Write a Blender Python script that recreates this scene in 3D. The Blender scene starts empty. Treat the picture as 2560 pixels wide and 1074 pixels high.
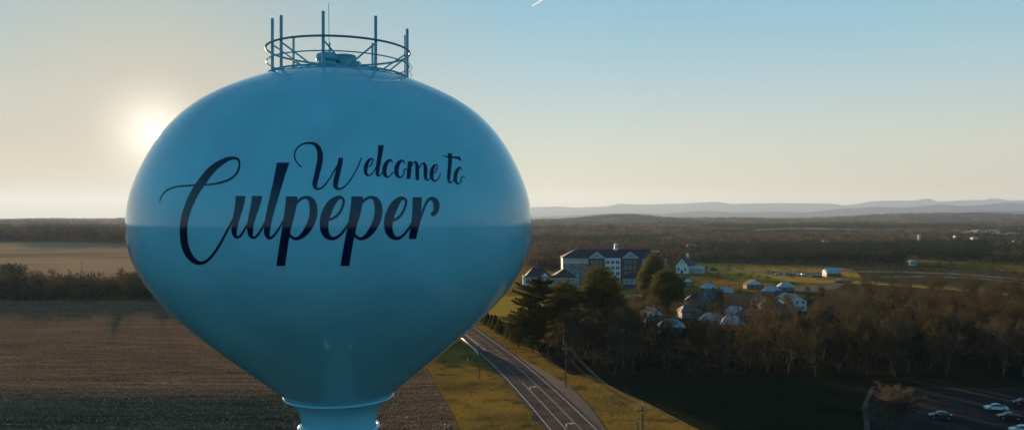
import bpy, bmesh, math, random
import numpy as np
from mathutils import Vector, Matrix
R_ = math.radians
random.seed(7); rng = np.random.default_rng(11)
sc = bpy.context.scene
col = sc.collection
F = 2000.0; HOR = 548.0; H = 43.0          # focal length in photo pixels, horizon row, camera height (m)
SUN_AZ = R_(-24.1); SUN_EL = R_(5.6)
SUND = Vector((math.sin(SUN_AZ)*math.cos(SUN_EL), math.cos(SUN_AZ)*math.cos(SUN_EL), math.sin(SUN_EL)))
EXPO = 1.7

def gp(px, py, z=0.0):                      # a ground point under a place in the picture
    Y = (H-z)*F/(py-HOR); return ((px-1280)/F*Y, Y)
def sstep(a, b, x):
    t = np.clip((np.asarray(x, float)-a)/(b-a), 0, 1); return t*t*(3-2*t)

# ------------------------------------------------------------------ terrain height
def zt(x, y):
    x = np.asarray(x, float); y = np.asarray(y, float)
    r = np.hypot(x, y)
    w = sstep(14, 60, -x)*sstep(-40, 40, y)
    t = np.clip(200-y, 0, 110)
    z = -w*0.125*(np.sqrt(t*t+36)-6)
    amp = sstep(750, 2600, r)
    n = (np.sin(x*.0031+1.3)*np.cos(y*.0023+.4)+.6*np.sin(x*.0072+y*.0041+2.1)+.35*np.sin(x*.013-y*.011))
    z = z + amp*5*n + sstep(900, 9500, r)*36
    z = z + 4*sstep(800, 1400, r)*sstep(50, -250, x)
    def hump(cx, cy, h, sx, sy): return h*np.exp(-((x-cx)/sx)**2-((y-cy)/sy)**2)
    z = z + hump(820, 6000, 48, 420, 700) + hump(1800, 6500, 26, 420, 700) + hump(3500, 7000, 50, 700, 900) + hump(4300, 7000, 44, 500, 900)
    z = z + hump(1180, 3000, 16, 480, 330) + hump(200, 2500, 5, 300, 300)
    return z
def zts(x, y): return float(zt(x, y))

# ------------------------------------------------------------------ helpers
def tag(o, label=None, cat=None, group=None, kind=None):
    if label: o['label'] = label
    if cat: o['category'] = cat
    if group: o['group'] = group
    if kind: o['kind'] = kind
    return o
def empty(name, loc, rz=0, parent=None):
    o = bpy.data.objects.new(name, None); col.objects.link(o); o.location = loc; o.rotation_euler = (0, 0, rz)
    o.empty_display_size = .5
    if parent: o.parent = parent
    return o
def link(name, me, mat=None, parent=None, loc=None):
    o = bpy.data.objects.new(name, me); col.objects.link(o)
    if mat is not None and not me.materials: me.materials.append(mat)
    if parent is not None: o.parent = parent
    if loc is not None: o.location = loc
    return o
def npmesh(name, V, Fc, n=3, smooth=False):
    """V (N,3), Fc (M,n) -> mesh"""
    me = bpy.data.meshes.new(name)
    V = np.asarray(V, np.float32); Fc = np.asarray(Fc, np.int32)
    me.vertices.add(len(V)); me.vertices.foreach_set('co', V.ravel())
    me.loops.add(Fc.size); me.loops.foreach_set('vertex_index', Fc.ravel())
    me.polygons.add(len(Fc)); me.polygons.foreach_set('loop_start', np.arange(0, Fc.size, n, dtype=np.int32))
    me.polygons.foreach_set('loop_total', np.full(len(Fc), n, np.int32))
    me.update(calc_edges=True)
    if smooth: me.polygons.foreach_set('use_smooth', np.ones(len(Fc), bool))
    return me
class MB:
    def __init__(s): s.v = []; s.f = []
    def poly(s, pts):
        k = len(s.v); s.v += [tuple(p) for p in pts]; s.f.append(tuple(range(k, k+len(pts)))); return s
    def box(s, x0, x1, y0, y1, z0, z1):
        k = len(s.v)
        s.v += [(x0,y0,z0),(x1,y0,z0),(x1,y1,z0),(x0,y1,z0),(x0,y0,z1),(x1,y0,z1),(x1,y1,z1),(x0,y1,z1)]
        s.f += [(k+3,k+2,k+1,k),(k+4,k+5,k+6,k+7),(k,k+1,k+5,k+4),(k+1,k+2,k+6,k+5),(k+2,k+3,k+7,k+6),(k+3,k,k+4,k+7)]
        return s
    def tube(s, pts, rad, n=8, cap=True, close=False):
        pts = [Vector(p) for p in pts]; m = len(pts)
        if not hasattr(rad, '__len__'): rad = [rad]*m
        k = len(s.v)
        for i, p in enumerate(pts):
            if close: d = pts[(i+1) % m]-pts[i-1]
            else: d = pts[min(i+1, m-1)]-pts[max(i-1, 0)]
            d.normalize()
            a = d.cross(Vector((0, 0, 1)))
            if a.length < .05: a = d.cross(Vector((1, 0, 0)))
            a.normalize(); b = d.cross(a)
            for j in range(n):
                t = 2*math.pi*j/n; s.v.append(tuple(p+(a*math.cos(t)+b*math.sin(t))*rad[i]))
        for i in range(m if close else m-1):
            i2 = (i+1) % m
            for j in range(n):
                j2 = (j+1) % n
                s.f.append((k+i*n+j, k+i*n+j2, k+i2*n+j2, k+i2*n+j))
        if cap and not close:
            s.f.append(tuple(k+j for j in range(n))[::-1]); s.f.append(tuple(k+(m-1)*n+j for j in range(n)))
        return s
    def ring(s, r, z, minor, n=96, m=8, cx=0, cy=0):
        return s.tube([(cx+r*math.cos(2*math.pi*i/n), cy+r*math.sin(2*math.pi*i/n), z) for i in range(n)], minor, m, close=True)
    def lathe(s, prof, n=48, cx=0, cy=0):
        k = len(s.v)
        for (r, z) in prof:
            for j in range(n):
                t = 2*math.pi*j/n; s.v.append((cx+r*math.cos(t), cy+r*math.sin(t), z))
        for i in range(len(prof)-1):
            for j in range(n):
                j2 = (j+1) % n
                s.f.append((k+i*n+j, k+i*n+j2, k+(i+1)*n+j2, k+(i+1)*n+j))
        return s
    def hip(s, x0, x1, y0, y1, z0, z1, over=.5, inset=None):
        """hipped roof, ridge along the longer side"""
        x0 -= over; x1 += over; y0 -= over; y1 += over
        w, d = x1-x0, y1-y0
        if w >= d:
            i = d/2 if inset is None else inset; A = (x0+i, (y0+y1)/2, z1); B = (x1-i, (y0+y1)/2, z1)
            if A[0] > B[0]: A = B = ((x0+x1)/2, (y0+y1)/2, z1)
            s.poly([(x0,y0,z0),(x1,y0,z0),B,A]); s.poly([(x1,y1,z0),(x0,y1,z0),A,B])
            s.poly([(x1,y0,z0),(x1,y1,z0),B]); s.poly([(x0,y1,z0),(x0,y0,z0),A])
        else:
            i = w/2 if inset is None else inset; A = ((x0+x1)/2, y0+i, z1); B = ((x0+x1)/2, y1-i, z1)
            s.poly([(x0,y0,z0),(x1,y0,z0),A]); s.poly([(x1,y1,z0),(x0,y1,z0),B])
            s.poly([(x1,y0,z0),(x1,y1,z0),B,A]); s.poly([(x0,y1,z0),(x0,y0,z0),A,B])
        s.box(x0, x1, y0, y1, z0-.22, z0-.01)
        return s
    def mesh(s, name, smooth=False):
        me = bpy.data.meshes.new(name); me.from_pydata(s.v, [], s.f); me.update()
        if smooth:
            for p in me.polygons: p.use_smooth = True
        return me
    def build(s, name, mat, parent=None, loc=None, smooth=False):
        return link(name, s.mesh(name, smooth), mat, parent, loc)
def copy_tree(o, parent=None, loc=None, rz=None, sc_=None, label=None, group=None):
    c = o.copy(); col.objects.link(c)
    if parent is not None: c.parent = parent
    if loc is not None: c.location = loc
    if rz is not None: c.rotation_euler = (0, 0, rz)
    if sc_ is not None: c.scale = sc_
    if label: c['label'] = label
    if group: c['group'] = group
    for ch in list(o.children): copy_tree(ch, c)
    return c

# ------------------------------------------------------------------ materials
def nmat(name):
    m = bpy.data.materials.new(name); m.use_nodes = True; return m, m.node_tree.nodes, m.node_tree.links, m.node_tree.nodes['Principled BSDF']
def mat(name, c, rough=.7, metal=0, var=.15, scale=2.0, bump=0, spec=None, bscale=None, coords='Object'):
    m, N, L, P = nmat(name)
    P.inputs['Roughness'].default_value = rough; P.inputs['Metallic'].default_value = metal
    if spec is not None: P.inputs['Specular IOR Level'].default_value = spec
    tc = N.new('ShaderNodeTexCoord'); nz = N.new('ShaderNodeTexNoise'); nz.inputs['Scale'].default_value = scale; nz.inputs['Detail'].default_value = 5
    L.new(tc.outputs[coords], nz.inputs['Vector'])
    cr = N.new('ShaderNodeValToRGB'); cr.color_ramp.elements[0].position = .3; cr.color_ramp.elements[1].position = .7
    cr.color_ramp.elements[0].color = tuple(v*(1-var) for v in c)+(1,); cr.color_ramp.elements[1].color = tuple(min(1, v*(1+var)) for v in c)+(1,)
    L.new(nz.outputs['Fac'], cr.inputs['Fac']); L.new(cr.outputs['Color'], P.inputs['Base Color'])
    if bump:
        b = N.new('ShaderNodeBump'); b.inputs['Strength'].default_value = 1; b.inputs['Distance'].default_value = bump
        n2 = N.new('ShaderNodeTexNoise'); n2.inputs['Scale'].default_value = bscale or scale*4; n2.inputs['Detail'].default_value = 4
        L.new(tc.outputs[coords], n2.inputs['Vector']); L.new(n2.outputs['Fac'], b.inputs['Height']); L.new(b.outputs['Normal'], P.inputs['Normal'])
    return m
def soil_mat(name, cols, scales, bump=.25, bscale=.6, fine=True, rough=.95, stretch=(1, 1, 1), sheen=0):
    """ground cover: three colours mixed by two noises, grainy bump, in world metres"""
    m, N, L, P = nmat(name); P.inputs['Roughness'].default_value = rough; P.inputs['Specular IOR Level'].default_value = 0
    tc = N.new('ShaderNodeTexCoord'); mp = N.new('ShaderNodeMapping'); mp.inputs['Scale'].default_value = stretch
    L.new(tc.outputs['Object'], mp.inputs['Vector'])
    def noise(s, d=5, vec=None):
        n = N.new('ShaderNodeTexNoise'); n.inputs['Scale'].default_value = s; n.inputs['Detail'].default_value = d; n.inputs['Roughness'].default_value = .6
        L.new(vec or mp.outputs['Vector'], n.inputs['Vector']); return n
    a = noise(scales[0]); b = noise(scales[1])
    def ramp(n, lo, hi, c0=(0,0,0,1), c1=(1,1,1,1)):
        r = N.new('ShaderNodeValToRGB'); r.color_ramp.elements[0].position = lo; r.color_ramp.elements[1].position = hi
        r.color_ramp.elements[0].color = c0; r.color_ramp.elements[1].color = c1; L.new(n.outputs['Fac'], r.inputs['Fac']); return r
    m1 = N.new('ShaderNodeMix'); m1.data_type = 'RGBA'
    L.new(ramp(a, .38, .62).outputs['Color'], m1.inputs['Factor']); m1.inputs['A'].default_value = cols[0]+(1,); m1.inputs['B'].default_value = cols[1]+(1,)
    m2 = N.new('ShaderNodeMix'); m2.data_type = 'RGBA'
    L.new(ramp(b, .5, .68).outputs['Color'], m2.inputs['Factor']); L.new(m1.outputs['Result'], m2.inputs['A']); m2.inputs['B'].default_value = cols[2]+(1,)
    out = m2.outputs['Result']
    if fine:
        c = noise(1.3, 4, tc.outputs['Object']); r = ramp(c, .3, .72, (.72,.72,.72,1), (1.22,1.22,1.22,1))
        m3 = N.new('ShaderNodeMix'); m3.data_type = 'RGBA'; m3.blend_type = 'MULTIPLY'; m3.inputs['Factor'].default_value = 1
        L.new(out, m3.inputs['A']); L.new(r.outputs['Color'], m3.inputs['B']); out = m3.outputs['Result']
    L.new(out, P.inputs['Base Color'])
    bp = N.new('ShaderNodeBump'); bp.inputs['Strength'].default_value = 1; bp.inputs['Distance'].default_value = bump
    h = noise(bscale, 6, tc.outputs['Object']); L.new(h.outputs['Fac'], bp.inputs['Height']); L.new(bp.outputs['Normal'], P.inputs['Normal'])
    return m
def leaf_mat(name, c0, c1, trans=.25, attr=True):
    """bark, twigs and needles: colour varies from tree to tree, some light passes"""
    m, N, L, P = nmat(name); P.inputs['Roughness'].default_value = .85; P.inputs['Specular IOR Level'].default_value = .03
    oi = N.new('ShaderNodeObjectInfo'); tc = N.new('ShaderNodeTexCoord'); nz = N.new('ShaderNodeTexNoise'); nz.inputs['Scale'].default_value = .5
    L.new(tc.outputs['Object'], nz.inputs['Vector'])
    ad = N.new('ShaderNodeMath'); ad.operation = 'ADD'; mu = N.new('ShaderNodeMath'); mu.operation = 'MULTIPLY'; mu.inputs[1].default_value = .6
    L.new(oi.outputs['Random'], mu.inputs[0]); L.new(mu.outputs[0], ad.inputs[0]); m2 = N.new('ShaderNodeMath'); m2.operation = 'MULTIPLY_ADD'; m2.inputs[1].default_value = 1.6; m2.inputs[2].default_value = -.6
    L.new(nz.outputs['Fac'], m2.inputs[0]); L.new(m2.outputs[0], ad.inputs[1])
    mx = N.new('ShaderNodeMix'); mx.data_type = 'RGBA'; L.new(ad.outputs[0], mx.inputs['Factor'])
    mx.inputs['A'].default_value = c0+(1,); mx.inputs['B'].default_value = c1+(1,)
    L.new(mx.outputs['Result'], P.inputs['Base Color'])
    if trans:
        tr = N.new('ShaderNodeBsdfTranslucent'); L.new(mx.outputs['Result'], tr.inputs['Color'])
        ms = N.new('ShaderNodeMixShader'); ms.inputs[0].default_value = trans; out = N['Material Output']
        L.new(P.outputs[0], ms.inputs[1]); L.new(tr.outputs[0], ms.inputs[2]); L.new(ms.outputs[0], out.inputs['Surface'])
    return m
def wood_mat(name, stops, trans=.2):
    """far woodland: colour from the mesh attribute tint (one value per tree)"""
    m, N, L, P = nmat(name); P.inputs['Roughness'].default_value = .9; P.inputs['Specular IOR Level'].default_value = .02
    at = N.new('ShaderNodeAttribute'); at.attribute_name = 'tint'
    cr = N.new('ShaderNodeValToRGB'); el = cr.color_ramp.elements
    el[0].position, el[0].color = stops[0][0], stops[0][1]+(1,); el[1].position, el[1].color = stops[-1][0], stops[-1][1]+(1,)
    for p, c in stops[1:-1]:
        e = el.new(p); e.color = c+(1,)
    L.new(at.outputs['Fac'], cr.inputs['Fac']); L.new(cr.outputs['Color'], P.inputs['Base Color'])
    tr = N.new('ShaderNodeBsdfTranslucent'); L.new(cr.outputs['Color'], tr.inputs['Color'])
    ms = N.new('ShaderNodeMixShader'); ms.inputs[0].default_value = trans; out = N['Material Output']
    L.new(P.outputs[0], ms.inputs[1]); L.new(tr.outputs[0], ms.inputs[2]); L.new(ms.outputs[0], out.inputs['Surface'])
    return m

M = {}
M['tank'] = mat('tank_paint', (.235, .65, .82), .08, 0, .08, .35, 0, .5)
M['navy'] = mat('navy_paint', (.004, .016, .06), .08, 0, .1, .6, 0, .5)
M['galv'] = mat('galvanised_paint', (.12, .38, .5), .4, 0, .15, 3)
M['rail'] = mat('rail_paint', (.05, .2, .28), .45, 0, .15, 3)
M['asphalt'] = mat('asphalt', (.115, .088, .078), .9, 0, .25, .25, .02, .0, 9)
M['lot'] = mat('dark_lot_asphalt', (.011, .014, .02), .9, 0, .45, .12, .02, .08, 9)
M['asphalt2'] = mat('old_asphalt', (.05, .046, .048), .85, 0, .3, .3, .02, .1, 9)
M['white_line'] = mat('white_road_paint', (.46, .44, .43), .6, 0, .15, 4)
M['yellow_line'] = mat('yellow_road_paint', (.32, .19, .08), .6, 0, .2, 4)
M['steel'] = mat('guardrail_steel', (.62, .60, .56), .38, .6, .1, 4)
M['wood'] = mat('weathered_wood', (.10, .085, .07), .85, 0, .3, 3)
M['porcelain'] = mat('insulator_porcelain', (.3, .3, .3), .3, 0, .05, 3)
M['wire'] = mat('wire_metal', (.10, .11, .12), .9, 0, .1, 3, spec=.1)
M['roof_dark'] = mat('dark_shingles', (.010, .022, .042), .8, 0, .2, 1.2, .02)
M['roof_mid'] = mat('grey_shingles', (.07, .085, .10), .7, 0, .2, 1.2, .02)
M['roof_pale'] = mat('pale_roofing', (.34, .40, .45), .5, 0, .12, 1.2, .02)
M['wall_pale'] = mat('pale_siding', (.26, .32, .35), .7, 0, .1, .8)
M['wall_white'] = mat('white_siding', (.62, .63, .63), .6, 0, .06, .8)
M['wall_green'] = mat('greygreen_siding', (.09, .13, .13), .7, 0, .1, .8)
M['wall_tan'] = mat('tan_siding', (.16, .13, .11), .75, 0, .12, .8)
M['brick'] = mat('dark_brick', (.085, .042, .034), .85, 0, .25, 1.5)
M['trim'] = mat('white_trim', (.60, .62, .63), .6, 0, .05, 2)
M['glass'] = mat('window_glass', (.03, .07, .10), .12, 0, .2, 1)
M['car_white'] = mat('white_car_paint', (.62, .70, .74), .22, 0, .03, 1)
M['car_dark'] = mat('dark_car_paint', (.02, .022, .028), .2, 0, .1, 1)
M['car_grey'] = mat('grey_car_paint', (.03, .045, .06), .25, .3, .1, 1)
M['car_red'] = mat('red_car_paint', (.16, .03, .025), .25, 0, .1, 1)
M['tyre'] = mat('tyre_rubber', (.015, .015, .016), .8)
M['rim'] = mat('wheel_rim', (.35, .36, .38), .35, .7)
M['lamp'] = mat('car_lamp_lens', (.5, .52, .5), .15)
M['lampred'] = mat('car_tail_lens', (.25, .02, .02), .2)
M['metal_sign'] = mat('bare_sign_metal', (.13, .13, .13), .5, .3, .1, 3)
M['bark'] = leaf_mat('tree_bark', (.05, .042, .03), (.11, .09, .068), 0)
M['twig'] = leaf_mat('bare_twigs', (.045, .038, .02), (.095, .072, .038), .4)
M['twig_grey'] = leaf_mat('grey_twigs', (.05, .044, .032), (.085, .07, .05), .3)
M['lifted_twig'] = leaf_mat('shade_lifted_twigs', (.085, .066, .05), (.125, .096, .072), .3)  # twig colour raised to brighten the lone tree standing in shade
M['pine'] = leaf_mat('pine_needles', (.042, .05, .013), (.10, .088, .02), .4)
M['evergreen'] = leaf_mat('cedar_foliage', (.036, .052, .014), (.10, .10, .02), .45)
M['woods'] = wood_mat('far_woods', [(0, (.013, .026, .020)), (.22, (.022, .032, .02)), (.3, (.045, .038, .027)), (.6, (.09, .07, .046)), (1, (.21, .145, .09))])
M['grass_dry'] = soil_mat('dry_grass', [(.28, .165, .035), (.16, .108, .03), (.08, .066, .024)], (.045, .13), .35, .9)
M['far_ground'] = M['grass_dry']
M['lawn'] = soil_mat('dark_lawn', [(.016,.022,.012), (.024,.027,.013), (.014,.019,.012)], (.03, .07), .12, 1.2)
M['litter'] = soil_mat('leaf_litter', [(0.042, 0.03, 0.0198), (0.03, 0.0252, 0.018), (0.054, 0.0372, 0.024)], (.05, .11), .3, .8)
M['stubblefield'] = soil_mat('tan_fields', [(.46, .30, .17), (.36, .24, .14), (.20, .14, .09)], (.004, .011), .15, .4, stretch=(.25, 1, 1))
M['farfloor'] = soil_mat('far_forest_floor', [(.045, .036, .026), (.035, .034, .026), (.07, .052, .036)], (.002, .006), .3, .05, fine=False)
M['meadow'] = soil_mat('golden_meadow', [(.42,.26,.03), (.36,.24,.035), (.42,.26,.08)], (.012, .03), .3, .7, stretch=(.35, 1, 1))

# ploughed field: furrow rows and clods
def plough():
    m, N, L, P = nmat('ploughed_soil'); P.inputs['Roughness'].default_value = 1; P.inputs['Specular IOR Level'].default_value = 0
    tc = N.new('ShaderNodeTexCoord')
    def noise(s, d, vec=None, rough=.6, dist=0):
        n = N.new('ShaderNodeTexNoise'); n.inputs['Scale'].default_value = s; n.inputs['Detail'].default_value = d; n.inputs['Roughness'].default_value = rough
        n.inputs['Distortion'].default_value = dist; L.new(vec or tc.outputs['Object'], n.inputs['Vector']); return n
    mp = N.new('ShaderNodeMapping'); mp.inputs['Rotation'].default_value = (0, 0, R_(-9)); mp.inputs['Scale'].default_value = (.018, .17, 1); L.new(tc.outputs['Object'], mp.inputs['Vector'])
    streak = noise(1.0, 6, mp.outputs['Vector'], .65, 2.4)
    mp2 = N.new('ShaderNodeMapping'); mp2.inputs['Rotation'].default_value = (0, 0, R_(-5)); mp2.inputs['Scale'].default_value = (.07, .8, 1); L.new(tc.outputs['Object'], mp2.inputs['Vector'])
    furrow = noise(1.0, 4, mp2.outputs['Vector'], .6, .3)
    patch = noise(.013, 4); clod = noise(.75, 6, None, .8); speck = noise(3.4, 2, None, .5)
    cr = N.new('ShaderNodeValToRGB'); e = cr.color_ramp.elements
    e[0].position = .34; e[0].color = (.085, .052, .034, 1); e[1].position = .66; e[1].color = (.27, .18, .12, 1)
    L.new(streak.outputs['Fac'], cr.inputs['Fac'])
    cr2 = N.new('ShaderNodeValToRGB'); e = cr2.color_ramp.elements; e[0].position = .35; e[0].color = (.55, .53, .52, 1); e[1].position = .65; e[1].color = (1.25, 1.2, 1.15, 1); L.new(clod.outputs['Fac'], cr2.inputs['Fac'])
    mx = N.new('ShaderNodeMix'); mx.data_type = 'RGBA'; mx.blend_type = 'MULTIPLY'; mx.inputs['Factor'].default_value = 1; L.new(cr.outputs['Color'], mx.inputs['A']); L.new(cr2.outputs['Color'], mx.inputs['B'])
    cr3 = N.new('ShaderNodeValToRGB'); e = cr3.color_ramp.elements; e[0].position = .66; e[0].color = (0, 0, 0, 1); e[1].position = .72; e[1].color = (1, 1, 1, 1); L.new(speck.outputs['Fac'], cr3.inputs['Fac'])
    mx2 = N.new('ShaderNodeMix'); mx2.data_type = 'RGBA'; L.new(cr3.outputs['Color'], mx2.inputs['Factor']); L.new(mx.outputs['Result'], mx2.inputs['A']); mx2.inputs['B'].default_value = (.34, .23, .15, 1)
    L.new(mx2.outputs['Result'], P.inputs['Base Color'])
    b1 = N.new('ShaderNodeBump'); b1.inputs['Distance'].default_value = 1.4; L.new(streak.outputs['Fac'], b1.inputs['Height'])
    b2 = N.new('ShaderNodeBump'); b2.inputs['Distance'].default_value = .18; L.new(furrow.outputs['Fac'], b2.inputs['Height']); L.new(b1.outputs['Normal'], b2.inputs['Normal'])
    b3 = N.new('ShaderNodeBump'); b3.inputs['Distance'].default_value = .55; L.new(clod.outputs['Fac'], b3.inputs['Height']); L.new(b2.outputs['Normal'], b3.inputs['Normal'])
    L.new(b3.outputs['Normal'], P.inputs['Normal'])
    return m
M['plough'] = plough()

# ------------------------------------------------------------------ camera, light, sky
cam = bpy.data.cameras.new('camera'); co = bpy.data.objects.new('camera', cam); col.objects.link(co)
co.location = (0, 0, H); co.rotation_euler = (math.pi/2, 0, 0)
cam.sensor_width = 36; cam.lens = 36*F/2560; cam.shift_y = 11/2560; cam.clip_start = .5; cam.clip_end = 60000
sc.camera = co
sun = bpy.data.lights.new('sun', 'SUN'); sun.energy = 4.1; sun.angle = R_(.55); sun.color = (1, .70, .40)
so = bpy.data.objects.new('sun', sun); col.objects.link(so)
so.rotation_euler = SUND.to_track_quat('Z', 'Y').to_euler(); so.location = (0, 0, 200)
w = bpy.data.worlds.new('World'); sc.world = w; w.use_nodes = True
N = w.node_tree.nodes; L = w.node_tree.links; bg = N['Background']
def build_sky():
    def math_(op, a, b=None, c=None, clamp=False):
        n = N.new('ShaderNodeMath'); n.operation = op; n.use_clamp = clamp
        for i, v in enumerate((a, b, c)):
            if v is None: continue
            if isinstance(v, (int, float)): n.inputs[i].default_value = v
            else: L.new(v, n.inputs[i])
        return n.outputs[0]
    def mixc(f, a, b, mode='MIX'):
        n = N.new('ShaderNodeMix'); n.data_type = 'RGBA'; n.blend_type = mode
        for k, v in (('Factor', f), ('A', a), ('B', b)):
            if isinstance(v, (int, float)): n.inputs[k].default_value = v
            elif isinstance(v, tuple): n.inputs[k].default_value = v+(1,)
            else: L.new(v, n.inputs[k])
        return n.outputs['Result']
    def ramp(f, stops):
        r = N.new('ShaderNodeValToRGB'); e = r.color_ramp.elements
        e[0].position, e[0].color = stops[0][0], stops[0][1]+(1,); e[1].position, e[1].color = stops[-1][0], stops[-1][1]+(1,)
        for p, c in stops[1:-1]:
            x = e.new(p); x.color = c+(1,)
        L.new(f, r.inputs['Fac']); return r.outputs['Color']
    tc = N.new('ShaderNodeTexCoord'); sep = N.new('ShaderNodeSeparateXYZ'); L.new(tc.outputs['Generated'], sep.inputs[0])
    dot = N.new('ShaderNodeVectorMath'); dot.operation = 'DOT_PRODUCT'; L.new(tc.outputs['Generated'], dot.inputs[0]); dot.inputs[1].default_value = SUND
    ang = math_('ARCCOSINE', math_('MINIMUM', dot.outputs['Value'], .99999))
    el = math_('MAXIMUM', sep.outputs['Z'], 0)
    # colours by height in the sky: a cream horizon that goes to pale blue, a deeper blue above
    front = ramp(el, [(0, (.52, .45, .26)), (.03, (.65, .58, .40)), (.08, (.63, .64, .53)), (.14, (.49, .61, .61)), (.20, (.35, .56, .65)), (.27, (.25, .50, .65)), (.36, (.16, .36, .50)), (.55, (.05, .15, .26)), (1, (.02, .07, .14))])
    back = ramp(el, [(0, (.32, .48, .56)), (.05, (.36, .60, .72)), (.2, (.20, .60, .78)), (.4, (.12, .48, .68)), (.6, (.05, .17, .28)), (1, (.025, .07, .13))])
    g = math_('MULTIPLY_ADD', sep.outputs['Y'], 1.3, .35, clamp=True)
    c = mixc(g, back, front)
    f1 = math_('POWER', math_('SUBTRACT', 1, math_('DIVIDE', ang, R_(27)), clamp=True), 1.15)
    warm = ramp(el, [(0, (.06, .035, .0)), (.02, (.20, .15, .05)), (.05, (.43, .36, .22)), (.12, (.52, .48, .37)), (.27, (.42, .455, .41)), (.4, (.2, .35, .4)), (.6, (.03, .10, .16))])
    c = mixc(f1, c, warm)
    f2 = math_('POWER', math_('SUBTRACT', 1, math_('DIVIDE', ang, R_(12)), clamp=True), 1.5)
    c = mixc(f2, c, (.62, .57, .46))
    f3 = math_('POWER', math_('SUBTRACT', 1, math_('DIVIDE', ang, R_(5.0)), clamp=True), 2.6)
    c = mixc(f3, c, (1.5, 1.4, 1.15))
    f4 = math_('LESS_THAN', ang, R_(.4))
    c = mixc(f4, c, (12., 10., 7.))
    nish = N.new('ShaderNodeTexSky'); nish.sky_type = 'NISHITA'; nish.sun_disc = False; nish.sun_elevation = SUN_EL; nish.sun_rotation = SUN_AZ
    nish.air_density = 1; nish.dust_density = 1.5
    c = mixc(.9994, nish.outputs['Color'], mixc(1, c, (1, 1, 1), 'MULTIPLY'))
    # scale to the background strength below
    K = 2**(-EXPO)/.12
    c = mixc(1, c, (K, K, K), 'MULTIPLY')
    for n in N:
        if n.type == 'MIX': n.clamp_result = False
    L.new(c, bg.inputs['Color']); bg.inputs['Strength'].default_value = .12
build_sky()
sc.view_settings.view_transform = 'Standard'; sc.view_settings.look = 'None'; sc.view_settings.exposure = EXPO; sc.view_settings.gamma = 1
cy = sc.cycles
sc.render.engine = 'CYCLES'
cy.use_denoising = True; cy.max_bounces = 5; cy.diffuse_bounces = 2; cy.glossy_bounces = 2; cy.transmission_bounces = 3; cy.volume_bounces = 0; cy.transparent_max_bounces = 8
cy.caustics_reflective = False; cy.caustics_refractive = False; cy.sample_clamp_indirect = 4

# ------------------------------------------------------------------ ground sheet
def ground_sheet():
    nth = 900; th = np.linspace(-math.pi, math.pi, nth, endpoint=False)
    rad = [3.0]
    while rad[-1] < 17600: rad.append(rad[-1]*(1.014 if rad[-1] > 60 else 1.06))
    rad = np.array(rad); rad[-1] = 17600
    T, Rr = np.meshgrid(th, rad)
    X = Rr*np.sin(T); Y = Rr*np.cos(T); Z = zt(X, Y)-.02
    V = np.stack([X, Y, Z], -1).reshape(-1, 3)
    nr = len(rad); i = np.arange(nr-1)[:, None]*nth; j = np.arange(nth)[None, :]; j2 = (j+1) % nth
    Fc = np.stack([i+j, i+nth+j, i+nth+j2, i+j2], -1).reshape(-1, 4)
    c0 = len(V); V = np.vstack([V, [[0, 0, 0]]])
    me = npmesh('ground', V, Fc, 4, True)
    o = link('ground', me, M['grass_dry']); tag(o, kind='structure')
    # plug under the camera
    return o
ground_sheet()
def strip(name, Lp, Rp, mt, dz, step=6.0, across=8, kind='structure'):
    """a sheet between two polylines of world points, laid on the terrain"""
    def resample(P, n):
        P = np.array(P, float); d = np.r_[0, np.cumsum(np.hypot(*np.diff(P, axis=0).T))]; t = np.linspace(0, d[-1], n)
        return np.stack([np.interp(t, d, P[:, 0]), np.interp(t, d, P[:, 1])], -1)
    ln = max(np.hypot(*np.diff(np.array(Lp, float), axis=0).T).sum(), np.hypot(*np.diff(np.array(Rp, float), axis=0).T).sum())
    n = max(2, int(ln/step)+1); A = resample(Lp, n); B = resample(Rp, n)
    t = np.linspace(0, 1, across+1)[None, :, None]
    P = A[:, None, :]*(1-t)+B[:, None, :]*t
    Z = zt(P[..., 0], P[..., 1])+dz
    V = np.concatenate([P, Z[..., None]], -1).reshape(-1, 3)
    a = across+1; i = np.arange(n-1)[:, None]*a; j = np.arange(across)[None, :]
    Fc = np.stack([i+j, i+j+1, i+a+j+1, i+a+j], -1).reshape(-1, 4)
    me = npmesh(name, V, Fc, 4, True)
    nv = np.zeros(len(me.polygons)*3, np.float32); me.polygons.foreach_get('normal', nv)
    if nv.reshape(-1, 3)[:, 2].mean() < 0: me.flip_normals()
    o = link(name, me, mt); tag(o, kind=kind); return o
def G(*pp): return [gp(*p) for p in pp]

# road geometry: right edge line as a function of Y
RY = np.array([20, 60, 100, 130, 163.5, 194, 227, 254, 290, 322, 411, 600, 900]); RX = np.array([39.5, 33.4, 27.4, 22.7, 17.4, 12.1, 5.9, 0., -8.5, -16.1, -38., -88., -170.])
_yy = np.arange(20, 900, 2.0); _xx = np.interp(_yy, RY, RX); _k = np.ones(13)/13
_xs = np.convolve(np.pad(_xx, 6, mode='edge'), _k, 'valid'); _xs[:6] = _xx[:6]; _xs[-6:] = _xx[-6:]
def rx(y, off=0): return float(np.interp(y, _yy, _xs))-off
def road_strip(name, o0, o1, mt, dz, y0=22, y1=890, step=4, across=1):
    ys = np.arange(y0, y1+.1, step)
    return strip(name, [(rx(y, o1), y) for y in ys], [(rx(y, o0), y) for y in ys], mt, dz, step, across)
fieldR = [(-9.4, 142), (-10.8, 163.5), (-12.9, 176.6), (-17.7, 198), (-24, 228.7), (-34, 262), (-50, 330), (-72, 411)]
strip('ploughed_field', [(-340, 142), (-345, 163), (-360, 230), (-380, 300), (-400, 420)], fieldR[:-1]+[(-75, 420)], M['plough'], .06, 5, 60)
strip('stubble_field', [(-650, 500), (-800, 800), (-1100, 1250)], [(-110, 500), (-190, 800), (-330, 1250)], M['stubblefield'], .12, 8, 40)
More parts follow.
